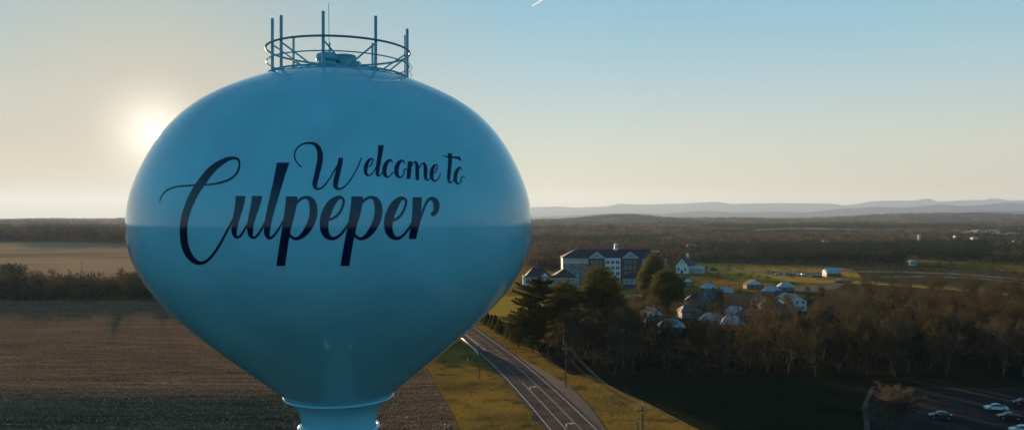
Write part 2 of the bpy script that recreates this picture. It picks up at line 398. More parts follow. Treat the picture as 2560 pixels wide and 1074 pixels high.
strip('lawn', [(52, 120), (38.5, 163), (31, 190), (24, 211), (20, 230)], [(230, 120), (230, 163), (230, 195), (230, 212), (235, 230)], M['lawn'], .05, 5, 20)
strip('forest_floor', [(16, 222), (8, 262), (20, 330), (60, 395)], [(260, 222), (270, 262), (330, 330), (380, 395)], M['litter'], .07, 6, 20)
strip('meadow', G((1730, 656), (1740, 668), (1800, 690), (1860, 702)), G((2040, 664), (2130, 672), (2160, 697), (2200, 710)), M['meadow'], .10, 10, 14)
strip('hay_meadow', G((1120, 742), (1150, 790)), G((1640, 735), (1400, 790)), M['meadow'], .08, 6, 14)
strip('added_tower_ground', [(-330, 58), (-340, 142)], [(34, 58), (22, 142)], M['lawn'], .25, 4, 80)  # unseen dark ground, added to darken what the tank reflects
strip('added_lot_filler', [(34, 58), (21, 121)], [(230, 58), (230, 121)], M['lawn'], .045, 8, 10)  # unseen filler, added to keep bright grass out of the tank's reflection
strip('added_rear_ground', [(-900, -1500), (-900, 58)], [(-2, -1500), (-2, 58)], M['lawn'], .5, 10, 90)  # unseen dark sheet added behind the camera to dim the tank underside
strip('added_rear_ground', [(-2, -1500), (-2, 58)], [(900, -1500), (900, 58)], M['lawn'], .04, 12, 60)  # other half of the added unseen dark sheet
road_strip('road', -1.0, 10.6, M['asphalt'], .12)
strip('road_shoulder', [(rx(y, -1.05), y) for y in (60, 163, 181, 206, 225, 250)], [(38, 60), (19.2, 163), (18.2, 181), (15.0, 206), (9.8, 225), (rx(250, -1.4), 250)], M['asphalt2'], .10, 4, 3)
mk = MB()
def line(off, wd, y0, y1, mt, nm='road_marking', dash=None):
    if dash is None: return road_strip(nm, off, off+wd, mt, .135, y0, y1, 3)
    V = []; Fc = []
    y = y0
    while y < y1:
        ye = min(y+dash[0], y1)
        for a in np.arange(y, ye-.01, 1.5):
            b = min(a+1.5, ye); k = len(V)
            V += [(rx(a, off+wd), a, .135), (rx(a, off), a, .135), (rx(b, off), b, .135), (rx(b, off+wd), b, .135)]; Fc.append((k, k+1, k+2, k+3))
        y += dash[0]+dash[1]
    return tag(link(nm, npmesh(nm, V, Fc, 4), mt), kind='structure')
line(0, .2, 22, 890, M['white_line']); line(9.4, .2, 22, 890, M['white_line'])
line(3.0, .14, 22, 890, M['yellow_line']); line(3.28, .14, 22, 240, M['yellow_line'])
line(6.2, .17, 22, 212, M['white_line']); line(6.2, .14, 214, 245, M['white_line'], dash=(1.0, 2.2))
# hatched median beyond the turn lane
md = MB()
def rp(y, off): return (rx(y, off), y, .137)
def band(y0, o0, y1, o1, wd):
    n = 8
    for i in range(n):
        a, b = i/n, (i+1)/n; ya, yb = y0+(y1-y0)*a, y0+(y1-y0)*b; oa, ob = o0+(o1-o0)*a, o0+(o1-o0)*b
        if abs(y1-y0) > abs(o1-o0): md.poly([rp(ya, oa+wd), rp(ya, oa), rp(yb, ob), rp(yb, ob+wd)])
        else: md.poly([rp(ya, oa), rp(yb, ob), rp(yb+wd, ob), rp(ya+wd, oa)])
band(240, 3.28, 262, 5.9, .16); band(262, 5.9, 330, 6.2, .16)
for y in (248, 254, 260): band(y, 3.15, y+1.5, 3.3+(y-240)*.118, .55)
for y in (284, 292, 300, 308, 316): band(y, 3.15, y+3, 6.0, .6)
band(262, 6.6, 330, 6.9, .5)
tag(md.build('median_marking', M['yellow_line']), kind='structure')
def arrow(y, off):
    s = MB(); cx = rx(y, off); z = .138
    P = [(-.9, -2.2), (-.65, -2.2), (-.65, -.2), (-.4, .45), (.2, .7), (.2, .1), (1.25, .95), (.2, 1.8), (.2, 1.15), (-.5, .95), (-.9, .3)]
    s.poly([(cx+x*1.0, y+v, z) for x, v in P]); return tag(s.build('road_marking', M['white_line']), kind='structure')
arrow(204.5, 4.8); arrow(167.5, 4.6)

# ------------------------------------------------------------------ water tower
TD = 45.0; TA = R_(-12.2); TX, TY = TD*math.sin(TA), TD*math.cos(TA)
ctrl = [(0, 8.28), (1.2, 8.24), (2.5, 8.03), (4.05, 7.62), (6.19, 6.72), (7.74, 5.71), (8.96, 4.37), (9.84, 2.81), (10.40, 1.35), (10.60, .1), (10.57, -1.14), (10.17, -2.45),
        (9.51, -3.56), (8.62, -4.68), (7.30, -5.95), (5.97, -7.08), (4.64, -8.15), (3.54, -9.02), (2.86, -9.62), (2.50, -10.0), (2.22, -10.4), (2.05, -10.9), (1.97, -11.5), (1.95, -12.5), (1.95, -20)]
def catmull(P, n, closed=False):
    P = [np.array(p, float) for p in P]; out = []
    Q = [2*P[0]-P[1]]+P+[2*P[-1]-P[-2]]
    for i in range(1, len(Q)-2):
        p0, p1, p2, p3 = Q[i-1:i+3]
        for k in range(n):
            t = k/n; out.append(.5*((2*p1)+(-p0+p2)*t+(2*p0-5*p1+4*p2-p3)*t*t+(-p0+3*p1-3*p2+p3)*t**3))
    out.append(P[-1]); return np.array(out)
cc = catmull([(-1.2, 8.24)]+ctrl, 12)[12:]; cc[:, 0] = np.maximum(cc[:, 0], .001)
# even out small wobbles of the traced outline
for _ in range(40):
    q = cc.copy(); q[1:-1] = .25*cc[:-2]+.5*cc[1:-1]+.25*cc[2:]; q[-80:] = cc[-80:]; q[0, 1] = q[1, 1]; cc = q
PZ = cc[::-1, 1]; PR = cc[::-1, 0]
def tank_r(z): return np.interp(z, PZ, PR)
tower = empty('water_tower', (TX, TY, zts(TX, TY)))
tag(tower, 'huge glossy blue water tower tank on a slim stalk with navy script lettering', 'water tower')
tank = empty('tank_frame', (0, 0, 0)); bpy.data.objects.remove(tank)
zb = H-zts(TX, TY)                               # tank heights are measured from camera height
def tw(m, name, mt, parent=tower, smooth=False):
    o = m.build(name, mt, parent, smooth=smooth); return o
def zz(pr): return [(r, z+zb) for r, z in pr]
t = MB().lathe(zz([tuple(p) for p in cc[:-80]]), 288); tank = tw(t, 'tank', M['tank'], smooth=True)
st = MB().lathe(zz([tuple(cc[-81])]+[tuple(p) for p in cc[-80:] if p[1] < cc[-81][1]]+[(1.95, -30), (2.1, -36), (2.9, -40), (4.2, -43+.3), (4.3, -43.6)]), 96); tw(st, 'stalk', M['tank'], smooth=True)
rg = MB().ring(2.93, -9.66+zb, .075, 120, 10)
for k in range(20):
    a = 2*math.pi*k/20; rg.tube([(2.6*math.cos(a), 2.6*math.sin(a), -9.85+zb), (2.93*math.cos(a), 2.93*math.sin(a), -9.66+zb)], .03, 5)
tw(rg, 'collar_ring', M['tank'], smooth=True)
tw(MB().ring(2.12, -11.38+zb, .12, 96, 10), 'lower_ring', M['tank'], smooth=True)
# roof fittings
RR = 3.75
base = MB().ring(RR, 7.78+zb, .055, 120, 6)
for k in range(28):
    a = 2*math.pi*k/28; c, s_ = math.cos(a), math.sin(a)

    base.tube([(RR*c, RR*s_, 7.78+zb), (RR*c*1.0, RR*s_*1.0, 7.62+zb)], .035, 5)
base.ring(RR-.32, 7.86+zb, .03, 120, 5)
rail_top = MB().ring(3.86, 9.2+zb, .058, 140, 8); rail_mid = MB().ring(3.82, 8.46+zb, .035, 140, 6)
guard = empty('railing', (0, 0, 0), parent=tower)
tw(base, 'toe_rail', M['galv'], guard); tw(rail_top, 'top_rail', M['rail'], guard, True); tw(rail_mid, 'mid_rail', M['galv'], guard, True)
def ang_for(px, backside):
    """angle on the railing circle that lines up with a bearing"""
    best = None
    for k in range(3600):
        a = 2*math.pi*k/3600; x, y = TX+RR*math.cos(a), TY+RR*math.sin(a)
        e = abs(x/y*F+1280-px); bk = y > TY
        if bk == backside and (best is None or e < best[0]): best = (e, a)
    return best[1]
posts = [(681, False), (703, False), (808, False), (939, False), (1018, False), (734, True), (931, True), (1013, True)]
for px, bk in posts:
    a = ang_for(px, bk); c, s_ = math.cos(a), math.sin(a)
    m = MB().tube([(RR*c, RR*s_, 7.6+zb), (RR*c, RR*s_, 10.45+zb)], .082 if not bk else .07, 8)
    m.box(RR*c-.16, RR*c+.16, RR*s_-.16, RR*s_+.16, 7.66+zb, 7.74+zb)
    tw(m, 'post', M['galv'], guard)
    for da in (.30,) if px not in (808,) else (.25,):
        q = a+da*(1 if (px < 848) ^ bk else -1) if False else a
        # strut from the rail down to a foot nearer the centre
        f = (2.55*math.cos(a+.32*(1 if px < 848 else -1)*(1 if not bk else -1)), 2.55*math.sin(a+.32*(1 if px < 848 else -1)*(1 if not bk else -1)))
        zf = float(tank_r(0)) and 8.0+zb
        tw(MB().tube([(RR*c, RR*s_, 9.05+zb), (RR*c*.96, RR*s_*.96, 9.02+zb), (f[0], f[1], zf)], .045, 6), 'strut', M['galv'], guard)
def px2l(px, Y, z): return (((px-1280)/F*Y)-TX, Y-TY, z+zb)
vx, vy, _ = px2l(819, 43.2, 0)
tw(MB().lathe([(.001, 9.0+zb), (.35, 8.97+zb), (.58, 8.88+zb), (.62, 8.62+zb), (.60, 8.55+zb), (.48, 8.55+zb), (.48, 8.42+zb), (.56, 8.42+zb), (.56, 8.32+zb), (.45, 8.3+zb), (.45, 8.0+zb), (.001, 8.0+zb)], 32, vx, vy), 'roof_vent', M['galv'], smooth=False)
hx, hy, _ = px2l(862, 43.9, 0)
hb = MB().lathe([(.001, 8.98+zb), (.6, 8.96+zb), (.64, 8.86+zb), (.60, 8.84+zb), (.60, 8.0+zb), (.001, 8.0+zb)], 28, hx, hy); hb.box(hx+.45, hx+.85, hy-.3, hy+.3, 8.0+zb, 8.62+zb)
tw(hb, 'roof_hatch', M['galv'])
ax, ay, _ = px2l(824, 43.6, 0)
tw(MB().tube([(ax, ay, 8.9+zb), (ax, ay, 9.6+zb), (ax-.02, ay, 9.62+zb), (ax-.06, ay, 11.75+zb)], [.05, .05, .018, .014], 6), 'antenna', M['galv'])
# cable hanging off the right hand post
aa = ang_for(1018, False); cx_, cy_ = RR*math.cos(aa), RR*math.sin(aa)
tw(MB().tube([(cx_+.1, cy_, 8.6+zb), (cx_+.28, cy_, 8.3+zb), (cx_+.12, cy_, 8.1+zb), (cx_+.26, cy_, 7.9+zb), (cx_+.1, cy_, 7.7+zb)], .02, 5), 'cable', M['galv'], guard)

# lettering: brush strokes traced as centre lines with widths, fused and laid on the tank skin
A2 = lambda p: (380+p[0]/3.069, 340+p[1]/3.069, p[2]/3.069/2)
A3 = lambda p: (680+p[0]/3.068, 340+p[1]/3.068, p[2]/3.068/2)
culpeper = [
 (A2, [(58,505,6),(70,465,10),(100,425,13),(140,402,14),(200,385,14),(270,380,14),(340,376,14),(400,373,13),(470,367,14),(540,352,16),(600,328,16),(645,290,15),(668,240,15),(668,195,16),(650,172,19),(615,169,24),(570,181,34),(510,215,46),(450,265,57),(390,340,62),(335,420,62),(290,510,60),(258,600,57),(242,690,56),(243,780,55),(255,850,54),(285,915,50),(330,960,38),(375,973,26),(420,955,22),(470,905,20),(520,830,18),(555,765,17),(590,700,16),(622,635,14)], None, None),
 (A2, [(680,440,72),(678,470,74),(668,540,64),(650,610,54),(634,680,48),(630,735,40),(640,768,26),(660,775,18),(680,762,17),(705,725,16),(735,672,15),(765,615,12)], 458, None),
 (A2, [(810,440,76),(804,475,76),(790,540,66),(770,610,56),(755,680,49),(753,735,42),(763,770,27),(783,778,18),(805,763,17),(832,726,16),(862,672,15),(895,610,12)], 458, None),
 (A2, [(1008,180,98),(1002,215,92),(985,280,80),(962,370,72),(938,460,66),(912,560,58),(893,640,52),(884,700,49),(882,745,41),(893,777,26),(914,778,18),(940,755,17),(965,722,16),(995,672,15),(1025,610,12)], 203, None),
 (A3, [(148,440,88),(149,500,88),(133,600,80),(112,700,68),(95,800,66),(80,900,66),(67,990,66),(62,1030,66)], 462, 995),
 (A3, [(150,590,20),(168,548,18),(188,514,18),(212,488,20),(245,471,22),(275,472,26),(300,492,44),(316,535,57),(318,590,60),(305,650,58),(275,710,52),(240,755,40),(203,782,28),(170,784,22),(140,765,22),(125,745,22)], None, None),
 (A3, [(445,640,18),(490,616,20),(525,575,20),(546,525,20),(549,490,18),(532,470,22),(500,476,36),(465,505,56),(438,545,68),(412,605,72),(400,660,68),(402,715,62),(418,758,50),(446,780,32),(478,783,24),(512,766,20),(545,732,18),(580,680,15),(610,620,12)], None, None),
 (A3, [(650,440,88),(652,500,88),(635,600,80),(613,700,68),(592,800,66),(574,900,66),(560,990,66),(555,1030,66)], 462, 995),
 (A3, [(652,590,20),(668,548,18),(688,514,18),(712,488,20),(745,471,22),(775,472,26),(800,492,44),(815,535,57),(817,590,60),(803,650,58),(773,710,52),(738,755,40),(701,782,28),(668,784,22),(640,765,22),(625,745,22)], None, None),
 (A3, [(935,645,18),(975,620,20),(1005,580,20),(1025,530,18),(1028,494,18),(1010,476,22),(982,482,36),(955,508,54),(930,548,66),(905,605,70),(893,660,67),(895,715,60),(912,756,48),(938,778,32),(968,782,24),(1002,764,20),(1035,728,18),(1068,676,15),(1095,620,12)], None, None),
 (A3, [(1114,445,68),(1114,490,70),(1112,560,68),(1104,640,64),(1092,710,60),(1080,770,58),(1076,810,58)], 468, 788),
 (A3, [(1122,690,14),(1136,640,15),(1155,585,16),(1175,530,19),(1198,492,22),(1222,478,27),(1245,488,38),(1260,515,46),(1262,550,44),(1252,582,38),(1236,598,36)], None, None)]
welcome = [
 (A3, [(227,236,7),(203,217,9),(182,185,9),(173,150,9),(181,112,10),(205,80,11),(245,58,13),(290,53,16),(325,60,24),(352,85,34),(367,125,40),(369,175,43),(361,225,43),(349,275,41),(337,325,39),(328,365,37),(333,392,27),(350,404,16),(378,398,14),(410,368,12),(445,320,10),(475,270,10),(505,220,9)], None, None),
 (A3, [(532,150,32),(527,175,34),(518,225,38),(505,280,39),(493,330,39),(487,370,37),(493,396,26),(513,405,16),(548,393,12),(590,350,10),(630,288,9),(665,220,9),(690,150,8),(699,95,8),(694,65,8),(686,52,8)], 166, None),
 (A3, [(733,238,7),(755,225,9),(770,200,9),(776,182,9),(764,173,11),(745,184,20),(726,214,28),(718,250,29),(720,283,24),(736,302,13),(760,293,9),(785,262,7),(800,235,6)], None, None),
 (A3, [(838,60,42),(834,90,40),(830,130,35),(820,190,33),(812,240,31),(808,278,27),(812,303,16),(828,300,9),(848,276,7)], 70, None),
 (A3, [(922,198,11),(910,183,14),(890,192,24),(870,225,32),(862,262,33),(866,293,28),(885,313,13),(908,302,9),(932,272,7)], None, None),
 (A3, [(1016,206,8),(1006,190,12),(985,192,20),(963,222,32),(954,262,33),(960,297,27),(980,318,12),(1004,302,9),(1014,275,9),(1012,258,8),(1025,252,7),(1040,258,7)], None, None),
 (A3, [(1060,175,32),(1057,205,33),(1054,250,32),(1049,300,30),(1045,345,28)], 193, 328),
 (A3, [(1064,245,9),(1080,210,9),(1096,198,12),(1108,208,22),(1114,240,27),(1114,290,28),(1116,350,24)], None, 338),
 (A3, [(1122,255,9),(1140,222,9),(1158,209,13),(1172,220,23),(1178,255,28),(1177,300,27),(1182,330,17),(1198,338,9),(1220,310,7)], None, None),
 (A3, [(1235,290,7),(1255,270,9),(1267,240,9),(1265,222,9),(1250,222,14),(1232,250,27),(1224,290,30),(1229,325,22),(1247,345,12),(1270,333,9),(1285,310,8),(1293,285,6)], None, None),
 (A3, [(1362,120,34),(1366,160,31),(1365,210,29),(1360,265,27),(1356,310,25),(1357,343,18),(1370,358,11),(1386,345,8),(1400,318,6)], 131, None),
 (A3, [(1316,151,5),(1345,159,11),(1385,162,13),(1425,167,18),(1446,182,15)], None, None),
 (A3, [(1434,157,7),(1450,186,7)], None, None),
 (A3, [(1452,258,7),(1446,241,9),(1430,248,19),(1413,280,28),(1406,320,27),(1411,350,20),(1428,366,11),(1446,352,9),(1452,325,9),(1462,310,7),(1480,313,5)], None, None)]
def lettering(strokes, name, label):
    x0, x1, y0, y1, h = 392, 1172, 348, 672, .9
    nx, ny = int((x1-x0)/h), int((y1-y0)/h)
    gx = x0+np.arange(nx)*h; gy = y0+np.arange(ny)*h; Fd = np.full((ny, nx), -3.0)
    for fn, pts, top, bot in strokes:
        P = catmull([fn(p) for p in pts], 14)
        P[:, 2] = np.maximum(P[:, 2], 1.15)
        S = np.full_like(Fd, -3.0)
        for i in range(len(P)-1):
            x, y, r = P[i]; n = max(1, int(np.hypot(*(P[i+1, :2]-P[i, :2]))/.8))
            for k in range(n):
                cx, cy_, rr = P[i]+(P[i+1]-P[i])*k/n
                i0, i1 = max(0, int((cx-rr-4-x0)/h)), min(nx, int((cx+rr+4-x0)/h)+1); j0, j1 = max(0, int((cy_-rr-4-y0)/h)), min(ny, int((cy_+rr+4-y0)/h)+1)
                if i0 >= i1 or j0 >= j1: continue
                d = rr-np.hypot(gx[None, i0:i1]-cx, gy[j0:j1, None]-cy_); S[j0:j1, i0:i1] = np.maximum(S[j0:j1, i0:i1], d)
        if top is not None: S = np.minimum(S, (gy-fn((0, top, 0))[1])[:, None])
        if bot is not None: S = np.minimum(S, (fn((0, bot, 0))[1]-gy)[:, None])
        Fd = np.maximum(Fd, S)
    ins = Fd > 0
    V = []; idx = {}; Fc = []
    def vert(key, x, y):
        if key not in idx: idx[key] = len(V); V.append((x, y))
        return idx[key]
    anyc = ins[:-1, :-1] | ins[1:, :-1] | ins[:-1, 1:] | ins[1:, 1:]
    for j, i in np.argwhere(anyc):
        cs = [(j, i), (j, i+1), (j+1, i+1), (j+1, i)]; poly = []
        for k in range(4):
            a = cs[k]; b = cs[(k+1) % 4]; va, vb = Fd[a], Fd[b]
            if va > 0: poly.append(vert(a, gx[a[1]], gy[a[0]]))
            if (va > 0) != (vb > 0):
                t = va/(va-vb); key = (min(a, b), max(a, b)); poly.append(vert(key, gx[a[1]]+(gx[b[1]]-gx[a[1]])*t, gy[a[0]]+(gy[b[0]]-gy[a[0]])*t))
        if len(poly) >= 3: Fc.append(poly[::-1])
    V = np.array(V); D = np.stack([(V[:, 0]-1280)/F, np.ones(len(V)), (HOR-V[:, 1])/F], -1)
    lo = np.full(len(V), 28.0); 
    def f(t):
        p = D*t[:, None]; return np.hypot(p[:, 0]-TX, p[:, 1]-TY)-(tank_r(p[:, 2])+.012)
    t = lo.copy(); hi = lo.copy(); done = np.zeros(len(V), bool)
    for k in range(400):
        nt = t+.06; v = f(nt) < 0; new = v & ~done; hi[new] = nt[new]; lo[new] = t[new]; done |= v; t = np.where(done, t, nt)
    for k in range(30):
        m_ = (lo+hi)/2; v = f(m_) < 0; hi = np.where(v, m_, hi); lo = np.where(v, lo, m_)
    P = D*hi[:, None]; P[:, 0] -= TX; P[:, 1] -= TY; P[:, 2] += zb
    me = bpy.data.meshes.new(name); me.from_pydata([tuple(p) for p in P], [], Fc); me.update()
    for p in me.polygons: p.use_smooth = True
    # shade with the smooth normals of the tank itself
    zs = P[:, 2]-zb; dr = (tank_r(zs+.05)-tank_r(zs-.05))/.1
    rad = np.hypot(P[:, 0], P[:, 1]); nrm = np.stack([P[:, 0]/rad, P[:, 1]/rad, -dr], -1); nrm /= np.linalg.norm(nrm, axis=1)[:, None]
    me.normals_split_custom_set_from_vertices([tuple(n) for n in nrm])
    o = link(name, me, M['navy'], tower); o['label'] = label
lettering(welcome, 'lettering', 'smaller navy script words Welcome to')
lettering(culpeper, 'lettering', 'large navy script word Culpeper with a looped capital')
# ------------------------------------------------------------------ mountains
def interp_ridge(px, tab):
    t = np.array(tab, float); return np.interp(px, t[:, 0], t[:, 1])
def mountains(name, tab, D, depth, x0, x1, mt, rough_amp, seed):
    """a range with real depth: crest line at distance D, falling to both sides"""
    rg_ = np.random.default_rng(seed); nx, ny = 520, 26
    px = np.linspace(x0, x1, nx); crest = H+(HOR-interp_ridge(px, tab))/F*D
    ph = rg_.uniform(0, 6.28, 12); fr = rg_.uniform(.004, .05, 12)
    V = []
    for j in range(ny):
        v = j/(ny-1)*2-1                        # -1 near foot .. 1 far foot
        Y = D+v*depth
        spur = sum(np.sin(px*fr[k]*(1+.2*k)+ph[k]+v*2.5)*(.5 if k < 6 else .25) for k in range(12))
        prof = max(0, 1-abs(v)**1.15)
        z = 30+(crest-30)*prof*(1+rough_amp*spur*abs(v)*(1-abs(v))*2)
        if v == 1 or v == -1: z = z*0-4
        X = (px-1280)/F*D*(1+0*v)
        V.append(np.stack([X, np.full(nx, Y), z], -1))
    V = np.array(V).reshape(-1, 3); i = np.arange(ny-1)[:, None]*nx; j = np.arange(nx-1)[None, :]
    Fc = np.stack([i+j, i+j+1, i+nx+j+1, i+nx+j], -1).reshape(-1, 4)
    o = link(name, npmesh(name, V, Fc, 4, True), mt); tag(o, kind='structure'); return o
M['mount'] = soil_mat('haze_tinted_forest', [(.035, .08, .125), (.05, .09, .13), (.03, .075, .12)], (.002, .006), 8, .01, fine=False)  # blue of the air haze is put into the forest colour
far_tab = [(-1400, 546), (0, 550), (300, 549.5), (1100, 530), (1335, 517), (1400, 515), (1440, 518), (1520, 515), (1545, 508), (1600, 510), (1700, 508), (1740, 505), (1790, 502), (1830, 509), (1900, 507), (1960, 506), (2080, 508), (2110, 513), (2140, 509), (2180, 502), (2240, 500), (2290, 500), (2320, 494), (2340, 502), (2400, 500), (2460, 498), (2485, 494), (2520, 500), (2560, 499), (2800, 503), (3600, 520)]
near_tab = [(1500, 552), (1700, 548), (1850, 545), (1950, 542), (2060, 541), (2120, 538), (2200, 536), (2260, 532), (2320, 534), (2400, 530), (2460, 526), (2520, 528), (2600, 524), (2900, 530), (3500, 545)]
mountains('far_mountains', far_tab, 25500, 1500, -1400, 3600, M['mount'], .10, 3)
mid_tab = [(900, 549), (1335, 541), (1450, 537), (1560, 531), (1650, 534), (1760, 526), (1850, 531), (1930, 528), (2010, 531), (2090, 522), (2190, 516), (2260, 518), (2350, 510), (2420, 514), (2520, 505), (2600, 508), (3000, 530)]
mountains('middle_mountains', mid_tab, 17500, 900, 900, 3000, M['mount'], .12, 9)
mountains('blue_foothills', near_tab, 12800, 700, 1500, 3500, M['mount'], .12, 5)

# ------------------------------------------------------------------ trees
def bare_tree(seed, h=17., spread=.55, twigs=2600, fork=.32):
    """one leafless tree: (trunk and limbs mesh, twig mesh)"""
    rd = random.Random(seed); mb = MB(); tips = []
    def limb(p, d, ln, r, lev):
        n = 4 if lev < 2 else 3; pts = [p]; rs = [r]; q = p.copy(); dd = d.copy()
        for i in range(n):
            dd = (dd+Vector((rd.gauss(0, .13), rd.gauss(0, .13), rd.gauss(.05, .06)))).normalized(); q = q+dd*ln/n; pts.append(q.copy()); rs.append(r*(1-.62*(i+1)/n))
            if lev >= 2: tips.append((q.copy(), dd.copy(), lev))
        mb.tube(pts, rs, 6 if lev == 0 else (4 if lev < 3 else 3), cap=False)
        if lev >= 4: return
        nb = {0: 7, 1: 4, 2: 3, 3: 2}[lev]
        for b in range(nb):
            t = rd.uniform(fork if lev == 0 else .25, 1.0) if b < nb-1 else 1.0
            k = min(n-1, int(t*n)); a = pts[k].lerp(pts[k+1], t*n-k) if t < 1 else pts[-1]
            az = rd.uniform(0, 6.283); side = Vector((math.cos(az), math.sin(az), 0))
            nd = (dd*.9+side*rd.uniform(spread*.8, spread*1.7)+Vector((0, 0, .28))).normalized()
            limb(a, nd, ln*rd.uniform(.5, .72)*(1 if lev else .82), r*(1-.6*t)*.68, lev+1)
    limb(Vector((0, 0, -.4)), Vector((0, 0, 1)), h*.52, h*.017, 0)
    top = max(v[2] for v in mb.v); sc0 = h*.94/top
    mb.v = [(v[0]*sc0, v[1]*sc0, v[2]*sc0) for v in mb.v]
    V = []
    for _ in range(twigs):
        p, d, lev = rd.choice(tips); p = p*sc0+Vector((rd.gauss(0, .12), rd.gauss(0, .12), rd.gauss(0, .12)))
        e = (d*.8+Vector((rd.gauss(0, .6), rd.gauss(0, .6), rd.gauss(.25, .45)))).normalized(); l = rd.uniform(.5, 1.5)*h/17
        s = e.cross(Vector((rd.gauss(0, 1), rd.gauss(0, 1), rd.gauss(0, 1)))).normalized()*rd.uniform(.016, .032)
        V += [tuple(p-s), tuple(p+s), tuple(p+e*l)]
    return mb.mesh('trunk', True), npmesh('crown', V, np.arange(len(V)).reshape(-1, 3))
def pine_tree(seed, h=22., lean=0):
    """tall pine with separate tiers of long branches and open sky between them"""
    rd = random.Random(seed); mb = MB(); V = []
    tr = [Vector((math.sin(z*.3+seed)*.15+lean*z/h, math.cos(z*.25+seed)*.15, z)) for z in np.linspace(-.4, h*.98, 12)]
    mb.tube(tr, [h*.016*(1-.9*i/11) for i in range(12)], 8, cap=False)
    nb = 104
    for b in range(nb):
        t = .14+.85*(b/nb)**.9; z = t*h; c = tr[0].lerp(tr[-1], t); az = rd.uniform(0, 6.283)
        wd = math.sqrt(max(.02, 1-((t-.60)/.44)**2))*h*.29*rd.uniform(.6, 1.15)*(.4 if t < .34 and rd.random() < .7 else 1)
        e = Vector((math.cos(az), math.sin(az), 0)); pts = []
        for i in range(6):
            u = i/5; pts.append(c+e*wd*u+Vector((0, 0, (u*u*.30-.12*u)*wd+rd.gauss(0, .07))))
        mb.tube(pts, [.07*(1-.8*i/5) for i in range(6)], 3, cap=False)
        for k in range(int(84*wd/(h*.2))+10):
            u = rd.uniform(.22, 1.04); i = min(4, int(u*5)); p = pts[i].lerp(pts[i+1], u*5-i)
            side = Vector((-e.y, e.x, 0))*rd.gauss(0, .16)*wd*(1.15-.5*u); p = p+side+Vector((0, 0, rd.gauss(.05, .16)))
            for q in range(3):
                d = (e*.5+Vector((rd.gauss(0, .8), rd.gauss(0, .8), rd.gauss(.35, .5)))).normalized(); s = d.cross(Vector((rd.gauss(0, 1), rd.gauss(0, 1), rd.gauss(0, .4)))).normalized()*rd.uniform(.11, .2)
                l = rd.uniform(.3, .65); V += [tuple(p-s), tuple(p+s), tuple(p+d*l)]
    return mb.mesh('trunk', True), npmesh('crown', V, np.arange(len(V)).reshape(-1, 3))
def round_tree(seed, h=24., wd=11., n=30000, low=.06):
    """dense domed evergreen: needle sprays in sagging layers over an egg shaped crown"""
    rd = np.random.default_rng(seed); mb = MB(); mb.tube([(0, 0, -.4), (.1, 0, h*.4), (0, 0, h*.85)], [h*.022, h*.016, .05], 8, cap=False)
    lobes = [(rd.normal(0, .16)*wd, rd.normal(0, .16)*wd, h*rd.uniform(.3, .72), rd.uniform(.26, .40)) for _ in range(7)]
    u = rd.normal(size=(n, 3)); u /= np.linalg.norm(u, axis=1)[:, None]
    rr = rd.uniform(0, 1, n)**.22
    a, b = wd/2, h*(1-low)/2
    lump = 1+.15*np.sin(u[:, 0]*7+seed)*np.cos(u[:, 2]*9)+.12*np.sin(u[:, 1]*11+u[:, 2]*6+seed*2)+.05*np.sin(u[:, 2]*38+u[:, 0]*5)
    lump = lump*(1+.22*(rd.random(n) < .12)*rd.random(n))
    P = u*rr[:, None]*lump[:, None]*np.array([a, a, b]); zrel = P[:, 2]/b
    P[:, :2] *= np.clip(1.03-.18*np.maximum(zrel, 0)**2+.02, .2, 1.2)[:, None]
    P[:, 2] += h*low+b
    k = np.arange(n) % 7
    for i, (x, y, z, r) in enumerate(lobes):
        sel = (k == i) & (rd.random(n) < .35); m = sel.sum(); q = u[sel]*(rr[sel]**1)[:, None]*np.array([r*wd, r*wd, r*wd*.55]); P[sel] = q+np.array([x*1.6, y*1.6, z])
    d = np.stack([u[:, 0]+rd.normal(0, .5, n), u[:, 1]+rd.normal(0, .5, n), u[:, 2]*.3+rd.normal(-.1, .35, n)], -1); d /= np.linalg.norm(d, axis=1)[:, None]
    s = np.cross(d, rd.normal(size=(n, 3))); s /= np.linalg.norm(s, axis=1)[:, None]; s *= rd.uniform(.10, .2, (n, 1)); l = rd.uniform(.35, .8, (n, 1))
    V = np.stack([P-s, P+s, P+d*l], 1).reshape(-1, 3)
    return mb.mesh('trunk', True), npmesh('crown', V, np.arange(len(V)).reshape(-1, 3))
def cone_bush(seed, h=5., wd=3., n=5200):
    rd = np.random.default_rng(seed); mb = MB(); mb.tube([(0, 0, -.2), (0, 0, h*.8)], [.12, .03], 6, cap=False)
    t = rd.uniform(0, 1, n)**.75; az = rd.uniform(0, 6.283, n); r = wd/2*(1-t)**.8*rd.uniform(.3, 1, n)**.35*(1+.15*np.sin(az*3+t*9+seed))
    P = np.stack([r*np.cos(az), r*np.sin(az), t*h*.97+.15], -1)
    d = np.stack([np.cos(az)*.7+rd.normal(0, .4, n), np.sin(az)*.7+rd.normal(0, .4, n), .5+rd.normal(0, .4, n)], -1); d /= np.linalg.norm(d, axis=1)[:, None]
    s = np.cross(d, rd.normal(size=(n, 3))); s /= np.linalg.norm(s, axis=1)[:, None]; s *= rd.uniform(.06, .12, (n, 1)); l = rd.uniform(.2, .5, (n, 1))
    V = np.stack([P-s, P+s, P+d*l], 1).reshape(-1, 3)
    return mb.mesh('trunk', True), npmesh('crown', V, np.arange(len(V)).reshape(-1, 3))
